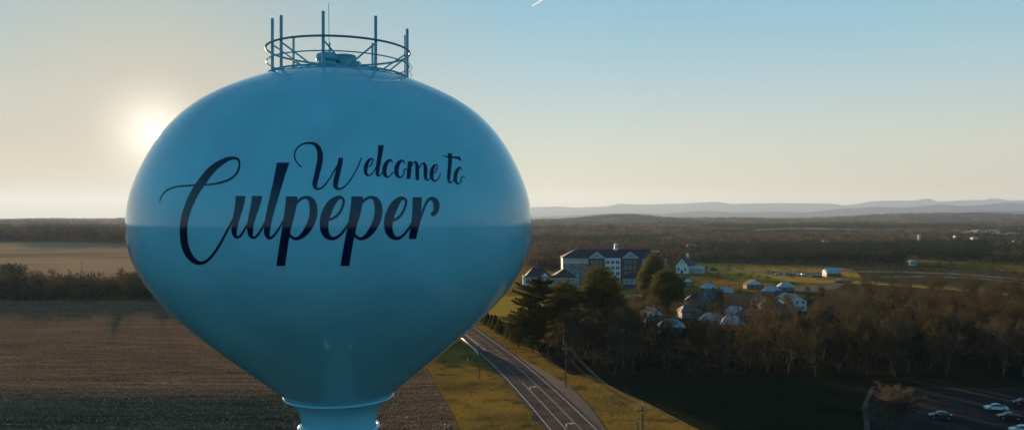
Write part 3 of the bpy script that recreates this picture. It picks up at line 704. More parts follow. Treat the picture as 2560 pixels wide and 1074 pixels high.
def plant(kind, meshes, x, y, s, rz, label, cat='tree', group=None, mats=('bark', 'twig'), sx=1.0):
    o = bpy.data.objects.new(kind, None); col.objects.link(o); o.location = (x, y, zts(x, y)-.03); o.rotation_euler = (0, 0, rz); o.scale = (s*sx, s*sx, s); o.empty_display_size = .5
    tag(o, label, cat, group)
    for nm, me, mt in (('trunk', meshes[0], mats[0]), ('crown', meshes[1], mats[1])):
        if not me.materials: me.materials.append(M[mt])
        c = bpy.data.objects.new(nm, me); col.objects.link(c); c.parent = o
    return o
bare = [bare_tree(100+i, 17, .5+.12*(i % 3), 3300, .22+.05*(i % 3)) for i in range(7)]
bare2 = [(a, b.copy()) for a, b in bare[:4]]
for a, b in bare2: b.materials.clear(); b.materials.append(M['twig_grey'])
def bt(x, y, h, label, group, grey=False, sx=1.0):
    ms = random.choice(bare2 if grey else bare); return plant('bare_tree', ms, x, y, h/17*random.uniform(.93, 1.07), random.uniform(0, 6.28), label, 'tree', group, sx=sx)
n_bare = 0
def clear_of(x, y, pts, d):
    return all((x-a)**2+(y-b)**2 > d*d for a, b in pts)
houses_px = [(1888, 722, 13, 'pale', 1), (1933, 740, 12, 'pale', 0), (1962, 756, 14, 'pale', 1), (1933, 781, 14, 'tan', 0), (1994, 778, 13, 'white', 2), (1777, 731, 9, 'pale', 0),
             (1743, 766, 13, 'tan', 0), (1785, 751, 11, 'tan', 0), (1779, 818, 12, 'pale', 0), (1846, 797, 10, 'white', 0), (1679, 838, 11, 'pale', 0), (1692, 776, 10, 'tan', 1), (1475, 828, 11, 'tan', 1), (1560, 846, 11, 'tan', 1), (1720, 716, 10, 'pale', 1),
             (1815, 744, 10, 'pale', 0), (1856, 764, 11, 'tan', 0), (1898, 762, 10, 'white', 1), (1728, 797, 10, 'tan', 0), (1832, 828, 10, 'pale', 0), (1884, 806, 11, 'tan', 0), (1968, 728, 10, 'pale', 0), (1640, 806, 10, 'tan', 1)]
hpos = [gp(a, b) for a, b, *_ in houses_px]
# --- the belt of leafless trees that closes off the dark lawn
belt = []
def belt_fill(n, poly, hrange, label, group, mind, grey=.3, sxr=(1, 1)):
    global n_bare
    (xa, ya), (xb, yb), (xc, yc), (xd, yd) = poly; tries = 0; c = 0
    while c < n and tries < n*60:
        tries += 1; u, v = random.random(), random.random()
        x = (xa*(1-u)+xb*u)*(1-v)+(xd*(1-u)+xc*u)*v; y = (ya*(1-u)+yb*u)*(1-v)+(yd*(1-u)+yc*u)*v
        if not clear_of(x, y, belt, mind) or not clear_of(x, y, hpos, 8.5): continue
        bx, by = 1280+x/y*F, HOR+H/y*F          # keep the gardens in front of the houses open
        if any(abs(bx-a) < 20 and b+2 < by < b+62 for a, b, *_ in houses_px) and random.random() < .45: continue
        belt.append((x, y)); bt(x, y, random.uniform(*hrange), label, group, random.random() < grey, random.uniform(*sxr)); c += 1; n_bare += 1
belt_fill(80, ((24, 222), (190, 214), (200, 250), (16, 250)), (12.5, 18.5), 'leafless brown tree on the front edge of the dark wood behind the lawn', 'front row trees of the wood behind the lawn', 4.6)
belt_fill(60, ((44, 250), (225, 250), (260, 320), (88, 300)), (14, 20), 'leafless brown tree deep inside the wood behind the dark lawn', 'inner trees of the wood behind the lawn', 6.5)
belt_fill(24, ((15, 236), (34, 236), (50, 300), (14, 290)), (13, 18), 'leafless tree in the thicket between the tall pines and the road bend', 'thicket trees beside the road', 4.0)
belt_fill(34, ((45, 305), (150, 330), (165, 420), (62, 420)), (8, 12.5), 'leafless tree standing among the small houses', 'garden trees of the small houses', 8)
belt_fill(54, ((130, 325), (270, 325), (310, 400), (165, 400)), (13, 18), 'leafless tree in the hazy upper end of the wood below the golden bank', 'trees below the golden bank', 9)
# --- left hedgerow between the fields
hr = [(-310, 424), (-75, 424), (-88, 500), (-345, 500)]
belt_fill(38, hr, (11, 15), 'leafless tree in the dark hedgerow beyond the ploughed field', 'hedgerow trees beyond the ploughed field', 6)
_rt = round_tree(61, 9, 10, 9000)
for i, (x, y) in enumerate(((-42, 314), (-36, 306), (-50, 322), (-58, 330))): plant('round_evergreen', _rt, x, y, 1+.1*(i % 2), i*1.4, 'low evergreen hidden beside the road behind the water tower', 'tree', 'evergreens behind the water tower', ('bark', 'evergreen'))
lone_m = bare_tree(177, 17, .75, 15000, .2)
o = plant('bare_tree', lone_m, *gp(2212, 1100), 11.5/17, 1.0, 'lone round headed leafless tree between the dark lawn and the car park', 'tree', None, ('bark', 'lifted_twig'), 1.4)
# --- evergreens
pines = [((1343, 868), 23.5, 1.15, 'tall pine with tiered golden lit branches nearest the water tower'), ((1412, 858), 22.0, 1.1, 'middle pine of the three tall ones before the long institution'),
         ((1502, 856), 26.5, 1.05, 'tallest darkest pine in front of the white window bay')]
for i, ((px, py), h, sx, lab) in enumerate(pines):
    x, y = gp(px, py); plant('pine_tree', pine_tree(20+i) if i == 0 else round_tree(70+i, 22, 9.2+i*.5, 17000, .28), x, y, h/22, i*1.3, lab, 'pine tree', 'tall pines beside the hay meadow', ('bark', 'pine'), sx)
x, y = gp(1296, 868); plant('pine_tree', pine_tree(31), x, y, .56, 2.2, 'small dark pine at the foot of the tiered pine by the verge', 'pine tree', 'tall pines beside the hay meadow', ('bark', 'pine'), 1.5)
x, y = gp(1331, 878); plant('pine_tree', pine_tree(33), x, y, .60, 1.2, 'short bushy pine leaning out of the thicket beside the verge', 'pine tree', 'tall pines beside the hay meadow', ('bark', 'pine'), 1.6)
x, y = gp(1634, 762); plant('round_evergreen', round_tree(41, 25.5, 12, 42000), x, y, 1, 0, 'larger of the two domed evergreens, sunlit gold down its edge', 'tree', 'domed evergreens', ('bark', 'evergreen'))
x, y = gp(1667, 778); plant('round_evergreen', round_tree(42, 19.5, 13.5, 36000), x, y, 1, 1, 'shorter domed evergreen in front of the taller one', 'tree', 'domed evergreens', ('bark', 'evergreen'))
bushes = [cone_bush(51), cone_bush(52, 5, 3.6), cone_bush(53, 5, 2.6)]
for i, (px, py, h) in enumerate([(1209, 806, 4.5), (1219, 812, 4.8), (1229, 818, 5), (1238, 824, 5.6), (1249, 831, 5), (1258, 833, 4.4), (1276, 846, 6), (1287, 852, 5.2)]):
    x, y = gp(px, py); plant('juniper_bush', bushes[i % 3], x, y, h/5, i*1.1, 'dark juniper bush in the row between the golden verge and the hay meadow', 'bush', 'juniper row beside the verge', ('bark', 'evergreen'), 1.25)

# --- woodland too far off to count
def cloud_wood(name, base, hgt, wid, tint, mt, per, size=.11):
    """many small leaf and twig triangles for every tree position"""
    n = len(base); per = int(per)
    rd = np.random.default_rng(len(name)+n)
    u = rd.normal(size=(n, per, 3)); u /= np.linalg.norm(u, axis=2)[..., None]; rr = rd.uniform(0, 1, (n, per, 1))**.4
    P = u*rr*np.stack([wid/2, wid/2, hgt*.48], -1)[:, None, :]*(1+.25*np.sin(u[..., :1]*5+np.arange(n)[:, None, None]))
    P[..., 2] = P[..., 2]+hgt[:, None]*.54; P = P+base[:, None, :]
    d = u*.6+rd.normal(0, .6, u.shape); d[..., 2] += .35; d /= np.linalg.norm(d, axis=2)[..., None]
    s = np.cross(d, rd.normal(size=u.shape)); s /= np.linalg.norm(s, axis=2)[..., None]
    sz = (wid[:, None, None]*size)*rd.uniform(.6, 1.4, (n, per, 1)); s *= sz*.42; V = np.stack([P-s, P+s, P+d*sz*1.5], 2).reshape(-1, 3)
    me = npmesh(name, V, np.arange(len(V)).reshape(-1, 3)); at = me.attributes.new('tint', 'FLOAT', 'POINT'); at.data.foreach_set('value', np.repeat(tint, per*3).astype(np.float32))
    o = link(name, me, mt); return o
def in_gap(x, y, gaps):
    """picture-free test: world ellipses kept open"""
    m = np.zeros(len(x), bool)
    for cx, cy_, sx, sy in gaps: m |= ((x-cx)/sx)**2+((y-cy_)/sy)**2 < 1
    return m
def scatter(n, y0, y1, xa, xb, power=-1.2):
    """positions whose density falls with distance"""
    u = rng.random(n); a = power+1
    y = (y0**a+(y1**a-y0**a)*u)**(1/a); x = y*(xa+(xb-xa)*rng.random(n)); return x, y
cl = lambda x, y: .5+.25*np.sin(x*.006+y*.003)+.25*np.sin(x*.011-y*.0052+1.7)+.12*np.sin(x*.03+y*.021)
def tints(x, y, dark=.25):
    t = .3+.7*rng.random(len(x))*np.clip(.35+cl(x, y), .2, 1); ev = (cl(x*.7+300, y*1.3) > 1-dark*1.4) | (rng.random(len(x)) < dark*.4)
    return np.where(ev, .22*rng.random(len(x)), t)
# middle distance, 700 m to 1.6 km
x, y = scatter(7400, 575, 1700, .02, .70)
road_x = lambda y: .415*y+2
gaps = [(gp(1895, 684)[0], 640, 110, 66), (136, 640, 34, 30), (330, 655, 120, 55), (gp(2298, 600)[0], 1250, 60, 130), (60, 840, 60, 30), (gp(1960, 668)[0], 745, 130, 50), (gp(2300, 640)[0], 930, 110, 26), (205, 1150, 100, 26)]
k = ~in_gap(x, y, gaps) & (y > np.where(x > 300, 745, np.where(x < 118, 600, 700))+150*cl(x*2.6+90, y*.3)-60) & ~((y > 980) & (cl(x*1.9, y*3.7) > .80) & (rng.random(len(x)) < .95)) & (cl(x*1.5, y*1.5) < 1.02); x, y = x[k], y[k]
h = rng.uniform(8, 14, len(x))*(1-.25*(y > 1300)); wd = rng.uniform(8, 14, len(x))
tag(cloud_wood('woodland', np.stack([x, y, zt(x, y)-.4], -1), h, wd, tints(x, y, .3), M['woods'], 110, .085), kind='stuff')
# 1.6 to 4 km
x, y = scatter(6500, 1650, 4200, -.66, .72, -1.6); k = ~in_gap(x, y, [(1500, 2100, 330, 90), (700, 2300, 260, 60), (1000, 2700, 320, 70)]) & (cl(x, y) < 1.05); x, y = x[k], y[k]
tag(cloud_wood('distant_woodland', np.stack([x, y, zt(x, y)-.5], -1), rng.uniform(8, 12, len(x)), rng.uniform(22, 40, len(x)), np.where(in_gap(x, y, [(1200, 3000, 560, 300), (-900, 2300, 300, 200)]), .08, tints(x, y, .3)), M['woods'], 90, .055), kind='stuff')
x, y = scatter(8500, 4000, 9500, -.66, .74, -1.6)
tag(cloud_wood('horizon_woodland', np.stack([x, y, zt(x, y)-1], -1), rng.uniform(9, 14, len(x)), rng.uniform(60, 110, len(x)), tints(x, y, .35), M['woods'], 46, .05), kind='stuff')
# unseen woods added behind the camera to shade the ground the tank reflects
x = rng.uniform(-420, 420, 1500); y = rng.uniform(-430, -14, 1500)
k = np.abs(x-np.interp(y, [-430, 0], [105, 43])) > 12; x, y = x[k], y[k]
tag(cloud_wood('rear_woodland', np.stack([x, y, zt(x, y)-.4], -1), rng.uniform(9, 14, len(x)), rng.uniform(10, 16, len(x)), .3*rng.random(len(x)), M['woods'], 60, .12), kind='stuff')  # added unseen woods, shading the ground the tank reflects
# left: the wood beyond the tan fields
x = rng.uniform(-1000, -330, 1500); y = 1290+rng.random(1500)**1.3*330; h = (15+8*np.abs(np.sin(x*.013+1))+5*np.sin(x*.041))*rng.uniform(.7, 1.2, 1500)
tag(cloud_wood('left_woodland', np.stack([x, y, zt(x, y)-.4], -1), h, rng.uniform(10, 20, 1500), .15+.6*rng.random(1500), M['woods'], 170, .075), kind='stuff')
# undergrowth below the nearer trees
def brush(n, y0, y1, xf, per, name, h0=(1, 3.2), tint=(.1, .6), w0=(2, 5)):
    y = rng.uniform(y0, y1, n); a = np.array([xf(v) for v in y]); x = a[:, 0]+(a[:, 1]-a[:, 0])*rng.random(n)
    tag(cloud_wood(name, np.stack([x, y, zt(x, y)-.3], -1), rng.uniform(*h0, n), rng.uniform(*w0, n), rng.uniform(*tint, n), M['woods'], per, .10), kind='stuff')
brush(1100, 222, 330, lambda v: (26+(v-224)*.45, 205+(v-224)*.55), 60, 'undergrowth', (1.5, 5), (.0, .45), (2.5, 5))
brush(1300, 424, 500, lambda v: (-345, -74), 110, 'hedge_undergrowth', (5, 11.5), (.0, .6), (5, 9))
brush(160, 440, 560, lambda v: (-.66*v, -.615*v), 160, 'corner_thicket', (8, 13), (.0, .45), (7, 12))
brush(330, 325, 405, lambda v: (v*.44, v*.80), 90, 'upper_undergrowth', (3, 8), (.2, .7), (4, 8))
brush(240, 330, 440, lambda v: (60, 175), 50, 'garden_shrubbery')
brush(170, 236, 300, lambda v: (11+(v-236)*.0, 44), 60, 'verge_undergrowth', (1, 3))
brush(420, 560, 860, lambda v: (v*.24, v*.68), 60, 'field_shrubbery', (1.5, 5))

# corn stubble and clods that catch the sun on the ploughed field
def specks(n):
    y = 160+rng.random(n)**1.5*255; xr = np.interp(y, [p[1] for p in fieldR], [p[0] for p in fieldR]); x = xr-1.5-rng.random(n)*(y*.66+xr)
    z = zt(x, y)+.08; s = rng.uniform(.06, .17, n); az = rng.uniform(0, 6.28, n); c, q = np.cos(az)*s, np.sin(az)*s; lean = rng.normal(0, .6, (n, 2))*s[:, None]
    V = np.stack([np.stack([x-c, y-q, z], -1), np.stack([x+c, y+q, z], -1), np.stack([x+lean[:, 0], y+lean[:, 1], z+s*1.9], -1)], 1).reshape(-1, 3)
    m_ = mat('straw', (.40, .31, .22), .5, 0, .4, .3); 
    tag(link('crop_stubble', npmesh('crop_stubble', V, np.arange(len(V)).reshape(-1, 3)), m_), kind='stuff')
specks(36000)

# ------------------------------------------------------------------ buildings
def win(parent, x, z, w_, h_, y, face='front', muntin=True):
    """a window: white frame with a dark pane set in it, on a wall at y (or x for side faces)"""
    fr = MB(); t_ = .12
    if face == 'front':
        fr.box(x-w_/2-t_, x+w_/2+t_, y-.09, y+.02, z-t_, z); fr.box(x-w_/2-t_, x+w_/2+t_, y-.09, y+.02, z+h_, z+h_+t_)
        fr.box(x-w_/2-t_, x-w_/2, y-.09, y+.02, z, z+h_); fr.box(x+w_/2, x+w_/2+t_, y-.09, y+.02, z, z+h_)
        pn = MB().box(x-w_/2, x+w_/2, y-.045, y-.02, z, z+h_)
        if muntin: fr.box(x-w_/2, x+w_/2, y-.075, y-.046, z+h_/2-.04, z+h_/2+.04)
    else:
        s = -1 if face == 'left' else 1; a, b = sorted((x, x+s*.09))
        fr.box(a, b, y-w_/2-t_, y+w_/2+t_, z-t_, z); fr.box(a, b, y-w_/2-t_, y+w_/2+t_, z+h_, z+h_+t_); fr.box(a, b, y-w_/2-t_, y-w_/2, z, z+h_); fr.box(a, b, y+w_/2, y+w_/2+t_, z, z+h_)
        a, b = sorted((x+s*.01, x+s*.045)); pn = MB().box(a, b, y-w_/2, y+w_/2, z, z+h_)
    o = fr.build('window', M['trim'], parent); pn.build('pane', M['glass'], o); return o
# the long institution behind the pines
def institution():
    x0 = 34.3; Y0 = 540.0
    t = empty('institution', (x0, Y0, zts(60, Y0))); tag(t, 'long four storey brick and pale institution with two white gables and a cupola', 'building')
    W = 70; ev = 17.0
    MB().box(0, 17.4, 0, 19, -1, 13.6).build('wall', M['wall_green'], t)
    o = MB().box(-.05, 17.4, -.05, 19, 13.61, ev).build('upper_wall', M['wall_pale'], t)
    MB().box(17.41, 28.2, -1.2, 18, -1, ev).build('brick_wall', M['brick'], t); MB().box(38.9, 53.2, -1.2, 18, -1, ev).build('brick_wall', M['brick'], t)
    MB().box(28.21, 38.89, -.9, 18, -1, ev-.02).build('centre_bay', M['wall_white'], t)
    MB().box(53.21, W, 0, 18, -1, ev-.03).build('end_wall', M['wall_pale'], t)
    r = MB(); r.hip(0, W, 0, 18.5, ev+.2, 22.6, .8, 10); r.build('roof', M['roof_dark'], t)
    for gx, gw in ((22.8, 9.2), (45.4, 9.4)):                      # two gables: brick below, white pediment above
        g = MB(); z0 = ev+.25; y = -1.7
        g.poly([(gx-gw/2, y, z0), (gx+gw/2, y, z0), (gx, y, z0+3.4)]); g.poly([(gx-gw/2, y, z0), (gx, y, z0+3.4), (gx, 9, z0+3.4), (gx-gw/2, 4, z0)]); g.poly([(gx+gw/2, y, z0), (gx+gw/2, 4, z0), (gx, 9, z0+3.4), (gx, y, z0+3.4)])
        o = g.build('gable', M['wall_pale'], t)
        tr = MB(); n = 1
        tr.tube([(gx-gw/2-.5, y-.12, z0-.1), (gx, y-.12, z0+3.75)], .24, 5); tr.tube([(gx+gw/2+.5, y-.12, z0-.1), (gx, y-.12, z0+3.75)], .24, 5); tr.box(gx-gw/2-.6, gx+gw/2+.6, y-.25, y-.02, z0-.35, z0-.02); tr.build('gable_trim', M['trim'], o)
        MB().lathe([(.001, 0), (.5, 0), (.5, .1), (.001, .1)], 16).build('gable_vent', M['glass'], o).matrix_local = Matrix.Translation((gx, y-.02, z0+1.3)) @ Matrix.Rotation(R_(90), 4, 'X')
        for f_ in range(4):
            for dx in (-2.9, 0, 2.9): win(t, gx+dx, 13.4-f_*3.75, 1.35, 1.9, -1.2)
    for f_ in range(4):
        for dx in (-3.35, 0, 3.35):
            for q in (-.62, .62): win(t, 33.55+dx+q, 13.1-f_*3.75, 1.05, 2.0, -.9)
        win(t, 3, 11.5-f_*3.75+(1.9 if f_ == 0 else 0)*0, 1.2, 1.5, 0); win(t, 9.5, 11.5-f_*3.75, 1.2, 1.5, 0); win(t, 15, 13.4-f_*3.75, 1.1, 1.6, 0)
        for xx in (56, 61, 66): win(t, xx, 13.2-f_*3.75, 1.2, 1.7, 0)
    b = MB(); 
    for zc in (13.55, ): b.box(-.12, 17.3, -.1, -.051, zc-.1, zc+.12)
    for xx in (28.21, 38.6): b.box(xx, xx+.28, -1.0, -.91, 0, ev-.3)
    b.box(28.2, 38.9, -1.1, -.91, ev-.5, ev-.1); b.build('trim', M['trim'], t)
    c = MB(); cx, cy_ = 37.0, 9.2; c.box(cx-1.3, cx+1.3, cy_-1.3, cy_+1.3, 21.6, 23.4); c.box(cx-1.0, cx+1.0, cy_-1.0, cy_+1.0, 23.4, 25.3); c.box(cx-1.25, cx+1.25, cy_-1.25, cy_+1.25, 25.3, 25.5)
    cu = c.build('cupola', M['trim'], t); MB().hip(cx-1, cx+1, cy_-1, cy_+1, 25.52, 27.0, .3).build('cupola_roof', M['trim'], cu); MB().tube([(cx, cy_, 26.9), (cx, cy_, 28.3)], .07, 6).build('finial', M['trim'], cu)
    MB().box(cx-.5, cx+.5, cy_-1.03, cy_-1.005, 23.7, 25.0).build('louvre', M['glass'], cu)
    # low porch wing along the front
    p = MB(); p.box(40, 60, -11, -1.21, -1, 3.9); pw = p.build('porch_wall', M['wall_pale'], t); MB().hip(40, 60, -11, -1.25, 4.1, 7.3, .7).build('porch_roof', M['roof_dark'], t)
    for xx in range(42, 60, 3): win(t, xx, 1.1, 1.3, 1.7, -11)
    MB().box(60.5, 65.5, 3, 6, 21.0, 21.5).build('roof_unit', M['trim'], t)
    ch = MB().box(10, 10.9, 8, 8.9, 21, 24.4); ch.build('chimney', M['brick'], t)
institution()
def annex():
    X0, Y0 = 8.8, 505.0; t = empty('annex_building', (X0, Y0, zts(20, Y0))); tag(t, 'low pale two storey annex with twin dark hipped roofs and a sunlit white end', 'building')
    MB().box(0, 15.5, 0, 14, -1, 6.6).build('wall', M['wall_pale'], t); MB().box(17, 31.6, -2, 14, -1, 6.4).build('wall', M['wall_pale'], t); MB().box(15.5, 17, 2, 14, -1, 6.0).build('link_wall', M['wall_white'], t)
    MB().hip(0, 15.5, 0, 14, 6.85, 12.2, .6, 5).build('roof', M['roof_dark'], t); MB().hip(17, 31.6, -2, 14, 6.65, 11.9, .6, 5).build('roof', M['roof_dark'], t)
    g = MB(); g.poly([(9.6, -.7, 6.9), (14.4, -.7, 6.9), (12, -.7, 9.2)]); g.poly([(9.6, -.7, 6.9), (12, -.7, 9.2), (12, 4, 9.2)]); g.poly([(14.4, -.7, 6.9), (12, 4, 9.2), (12, -.7, 9.2)]); g.build('gable', M['wall_white'], t)
    b = MB().box(-1.9, -.02, 1, 9, -1, 7.4); b.build('end_wall', M['wall_white'], t)
    b = MB().box(32, 33.2, -1.5, -.3, -1, 8.6); b.build('chimney', M['wall_pale'], t)
    for f_ in (1.0, 4.1):
        for xx in (2.0, 4.6, 8.2, 10.8, 13.4): win(t, xx, f_, 1.2, 1.5, 0)
        for xx in (19, 22.4, 26, 29.4): win(t, xx, f_, 1.2, 1.5, -2)
annex()
def chapel():
    X0, Y0 = 131.0, 640.0; t = empty('chapel', (X0, Y0, zts(X0, Y0)), R_(-28)); tag(t, 'pale chapel with a steep dark roof and small white cupola beyond the domed evergreens', 'chapel')
    MB().box(0, 10, 0, 22, -1, 6).build('wall', M['wall_white'], t)
    r = MB(); r.poly([(-.7, -.7, 5.6), (-.7, 22.7, 5.6), (5, 22.7, 12.4), (5, -.7, 12.4)]); r.poly([(10.7, -.7, 5.6), (5, -.7, 12.4), (5, 22.7, 12.4), (10.7, 22.7, 5.6)]); r.build('roof', M['roof_dark'], t)
    MB().poly([(0, -.02, 6.01), (10, -.02, 6.01), (5, -.02, 11.8)]).build('gable', M['wall_white'], t); MB().poly([(0, 22.02, 6.01), (5, 22.02, 11.8), (10, 22.02, 6.01)]).build('gable', M['wall_white'], t)
    c = MB().box(4.1, 5.9, 15, 16.8, 11.4, 14.2); cu = c.build('cupola', M['trim'], t); MB().hip(4.1, 5.9, 15, 16.8, 14.22, 16.2, .25).build('cupola_roof', M['trim'], cu)
    for xx in (2.4, 7.6): win(t, xx, 2, 1.3, 2.6, 0)
    MB().box(4.1, 5.9, -.06, .01, -.2, 2.6).build('door', M['roof_dark'], t); win(t, 5, 8, 1.0, 1.5, 0)
    MB().box(10.05, 20, 4, 14, -1, 3.6).build('side_wing', M['wall_pale'], t); MB().hip(10.3, 20, 4, 14, 3.85, 6.6, .5).build('wing_roof', M['roof_pale'], t)
chapel()
def shed():
    X0, Y0 = gp(2067, 692); t = empty('metal_shed', (X0, Y0, 0)); tag(t, 'open fronted pale metal shed beside the far car park', 'shed')
    b = MB(); b.box(0, .3, 0, 9, -.5, 5.4); b.box(10.4, 10.7, 0, 9, -.5, 5.4); b.box(.3, 10.4, 8.7, 9, -.5, 5.0); b.build('wall', M['wall_pale'], t)
    for xx in (3.6, 7.0): MB().box(xx, xx+.2, .1, .3, -.4, 3.0).build('post', M['trim'], t)
    r = MB(); r.poly([(-.5, -1.0, 3.1), (11.2, -1.0, 3.1), (11.2, 4.6, 6.7), (-.5, 4.6, 6.7)]); r.poly([(-.5, 4.6, 6.7), (11.2, 4.6, 6.7), (11.2, 9.6, 4.6), (-.5, 9.6, 4.6)]); r.build('roof', M['roof_pale'], t)
    MB().box(.31, 10.39, -.02, .02, 2.55, 3.15).build('fascia', M['trim'], t)
shed()
def house(i, px, py, wd, kind, style, lab):
    x, y = gp(px, py); t = empty('small_house', (x, y, zts(x, y)), R_([4, -8, 12, -5, 20, 9, -12, 15, -20][i % 9])); tag(t, lab, 'house', 'small houses among the bare trees')
    d = 7.0; hgt = 2.7 if style < 2 else 4.9; hgt *= [1, .92, 1.1, 1.04][i % 4]; wl = {'pale': 'wall_pale', 'white': 'wall_white', 'tan': 'wall_tan'}[kind]
    MB().box(-wd/2, wd/2, 0, d, -1, hgt).build('wall', M['brick'] if kind == 'pale' else M[wl], t)
    if style == 0: MB().hip(-wd/2, wd/2, 0, d, hgt+.22, hgt+2.9, .6, wd*.32).build('roof', M['roof_pale'] if kind != 'tan' else M['roof_mid'], t)
    else:
        z0, z1 = hgt+.05, hgt+3.0
        MB().poly([(-wd/2, -.01, z0), (wd/2, -.01, z0), (0, -.01, z1-.1)]).build('gable', M['trim'], t); MB().poly([(-wd/2, d+.01, z0), (0, d+.01, z1-.1), (wd/2, d+.01, z0)]).build('gable', M['trim'], t)
        r = MB(); r.poly([(-wd/2-.5, -.6, z0-.15), (-wd/2-.5, d+.6, z0-.15), (0, d+.6, z1), (0, -.6, z1)]); r.poly([(wd/2+.5, -.6, z0-.15), (0, -.6, z1), (0, d+.6, z1), (wd/2+.5, d+.6, z0-.15)]); r.build('roof', M['roof_dark'], t)
    for xx in (-wd*.33, -wd*.02, wd*.3):
        win(t, xx, .9, 1.3, 1.3, 0)
        if style == 2: win(t, xx, 3.6, 1.2, 1.3, 0)
    dr = MB().box(wd*.14-.5, wd*.14+.5, -.06, .01, -.3, 2.0).build('door', M['roof_mid'], t)
    MB().box(wd*.2, wd*.2+.7, d*.6, d*.6+.7, hgt+.5, hgt+3.9).build('chimney', M['brick'], t)
labs = ['gabled brick house highest up the slope under the golden bank', 'low house with pale hipped roof below the highest gabled one', 'wide gabled house with white trim at the middle of the cluster', 'tan walled house left of the tall white one at the front of the cluster',
        'tall white two storey house at the right end of the cluster', 'small pale roofed house half hidden right of the domed evergreens', 'grey roofed tan house just right of the shorter domed evergreen', 'grey roofed tan house squeezed behind its wider tan neighbour',
        'pale blue roofed house low down in the thick bare trees', 'small white house with pale roof between the lower trees', 'pale roofed house lowest and nearest the road side thicket', 'dark gabled house at the foot of the domed evergreens',
        'dark gabled house hidden behind the middle pine', 'dark gabled house behind the thicket right of the tallest pine', 'dark gabled house directly below the chapel',
        'small pale roofed house at the upper left of the cluster below the meadow', 'grey roofed tan house in the middle of the gardens', 'little white gabled house behind the tan walled one', 'grey roofed tan house nearest the feet of the domed evergreens',
        'pale roofed house lowest of all among the thick bare trees', 'grey roofed tan house just below the middle of the cluster', 'pale roofed house at the upper right edge of the cluster', 'dark gabled house between the thicket and the domed evergreens']
for i, (px, py, wd, kd, stl) in enumerate(houses_px): house(i, px, py, wd*.8, kd, stl, labs[i])
# far town: small white and brown houses left of the institution, warehouses on the right horizon
def far_house(x, y, w_, d, h, wall, roof, lab, grp, rz=0):
    t = empty('distant_house', (x, y, zts(x, y)), rz); tag(t, lab, 'house', grp)
    MB().box(-w_/2, w_/2, 0, d, -1, h).build('wall', M[wall], t); MB().hip(-w_/2, w_/2, 0, d, h+.22, h+d*.28, .4).build('roof', M[roof], t)
    for xx in (-w_*.28, w_*.2): win(t, xx, 1, 1.3, 1.4, 0)
for i, (px, py) in enumerate([(1348, 612), (1338, 632), (1345, 645), (1362, 642), (1380, 652), (1368, 660), (1335, 662), (1422, 616), (1398, 628), (1356, 655), (1410, 640), (1430, 606), (1660, 612), (1390, 612)]):
    x, y = gp(px, py); far_house(x, y, random.uniform(6, 9), 6, random.uniform(3.5, 4.5), random.choice(['wall_white', 'wall_tan', 'wall_pale']), random.choice(['roof_pale', 'roof_mid', 'roof_dark']), 'tiny distant house among the trees between the tank and the institution' if px < 1600 else 'tiny distant house behind the domed evergreens', 'distant town houses')
for px, py in [(2284, 664), (2507, 642), (2395, 606), (2140, 632), (2210, 640), (2066, 612), (1810, 610), (1964, 634), (2440, 612), (2546, 618), (1730, 628), (1880, 618)]:
    x, y = gp(px, py); far_house(x, y, *((random.uniform(8, 12), 8, random.uniform(7, 9)) if py < 630 else (6, 5, 4.2)), random.choice(['wall_white', 'wall_pale']), random.choice(['roof_pale', 'roof_mid']), 'tiny pale house lost in the brown woods right of the institution', 'scattered houses in the far woods')
def warehouse(px, py, Y, w_, lab):
    x = (px-1280)/F*Y; z = zts(x, Y); t = empty('warehouse', (x, Y, z)); tag(t, lab, 'warehouse', 'pale roofed warehouses near the right horizon')
    top = H-(py-HOR)/F*Y-z; top = max(top, 6)
    MB().box(-w_/2, w_/2, 0, 40, -2, top).build('wall', M['wall_white'], t); r = MB(); r.poly([(-w_/2-1, -1, top+.02), (w_/2+1, -1, top+.02), (w_/2+1, 20, top+3.5), (-w_/2-1, 20, top+3.5)]); r.poly([(-w_/2-1, 20, top+3.5), (w_/2+1, 20, top+3.5), (w_/2+1, 41, top+.02), (-w_/2-1, 41, top+.02)]); r.build('roof', M['wall_white'], t)
for a in [(2488, 577, 2300, 34, 'wide pale warehouse in the middle of the far group'), (2452, 576, 2450, 16, 'small pale warehouse left of the far group'), (2503, 585, 2000, 12, 'small pale warehouse in front of the wide one'), (2541, 587, 1900, 30, 'brightest sunlit warehouse at the right end of the far group'), (2430, 580, 2300, 14, 'leftmost small pale warehouse of the far group')]: warehouse(*a)
# pale storage tower on the plain
x, y = gp(2298, 600)[0]*1300/1654, 1300; x = (2298-1280)/F*1300
t = empty('storage_tower', (x, y, zts(x, y))); tag(t, 'slim white standpipe tower rising from the distant woods', 'water tower')
z0 = zts(x, y); tp = H-(586-HOR)/F*1300-z0
MB().lathe([(1.9, -2), (1.9, tp-3.2)], 32).build('shaft', M['trim'], t, smooth=True); MB().lathe([(1.9, tp-3.2), (2.9, tp-2.6), (3.0, tp-1), (2.2, tp-.2), (.01, tp)], 32).build('bowl', M['trim'], t, smooth=True)

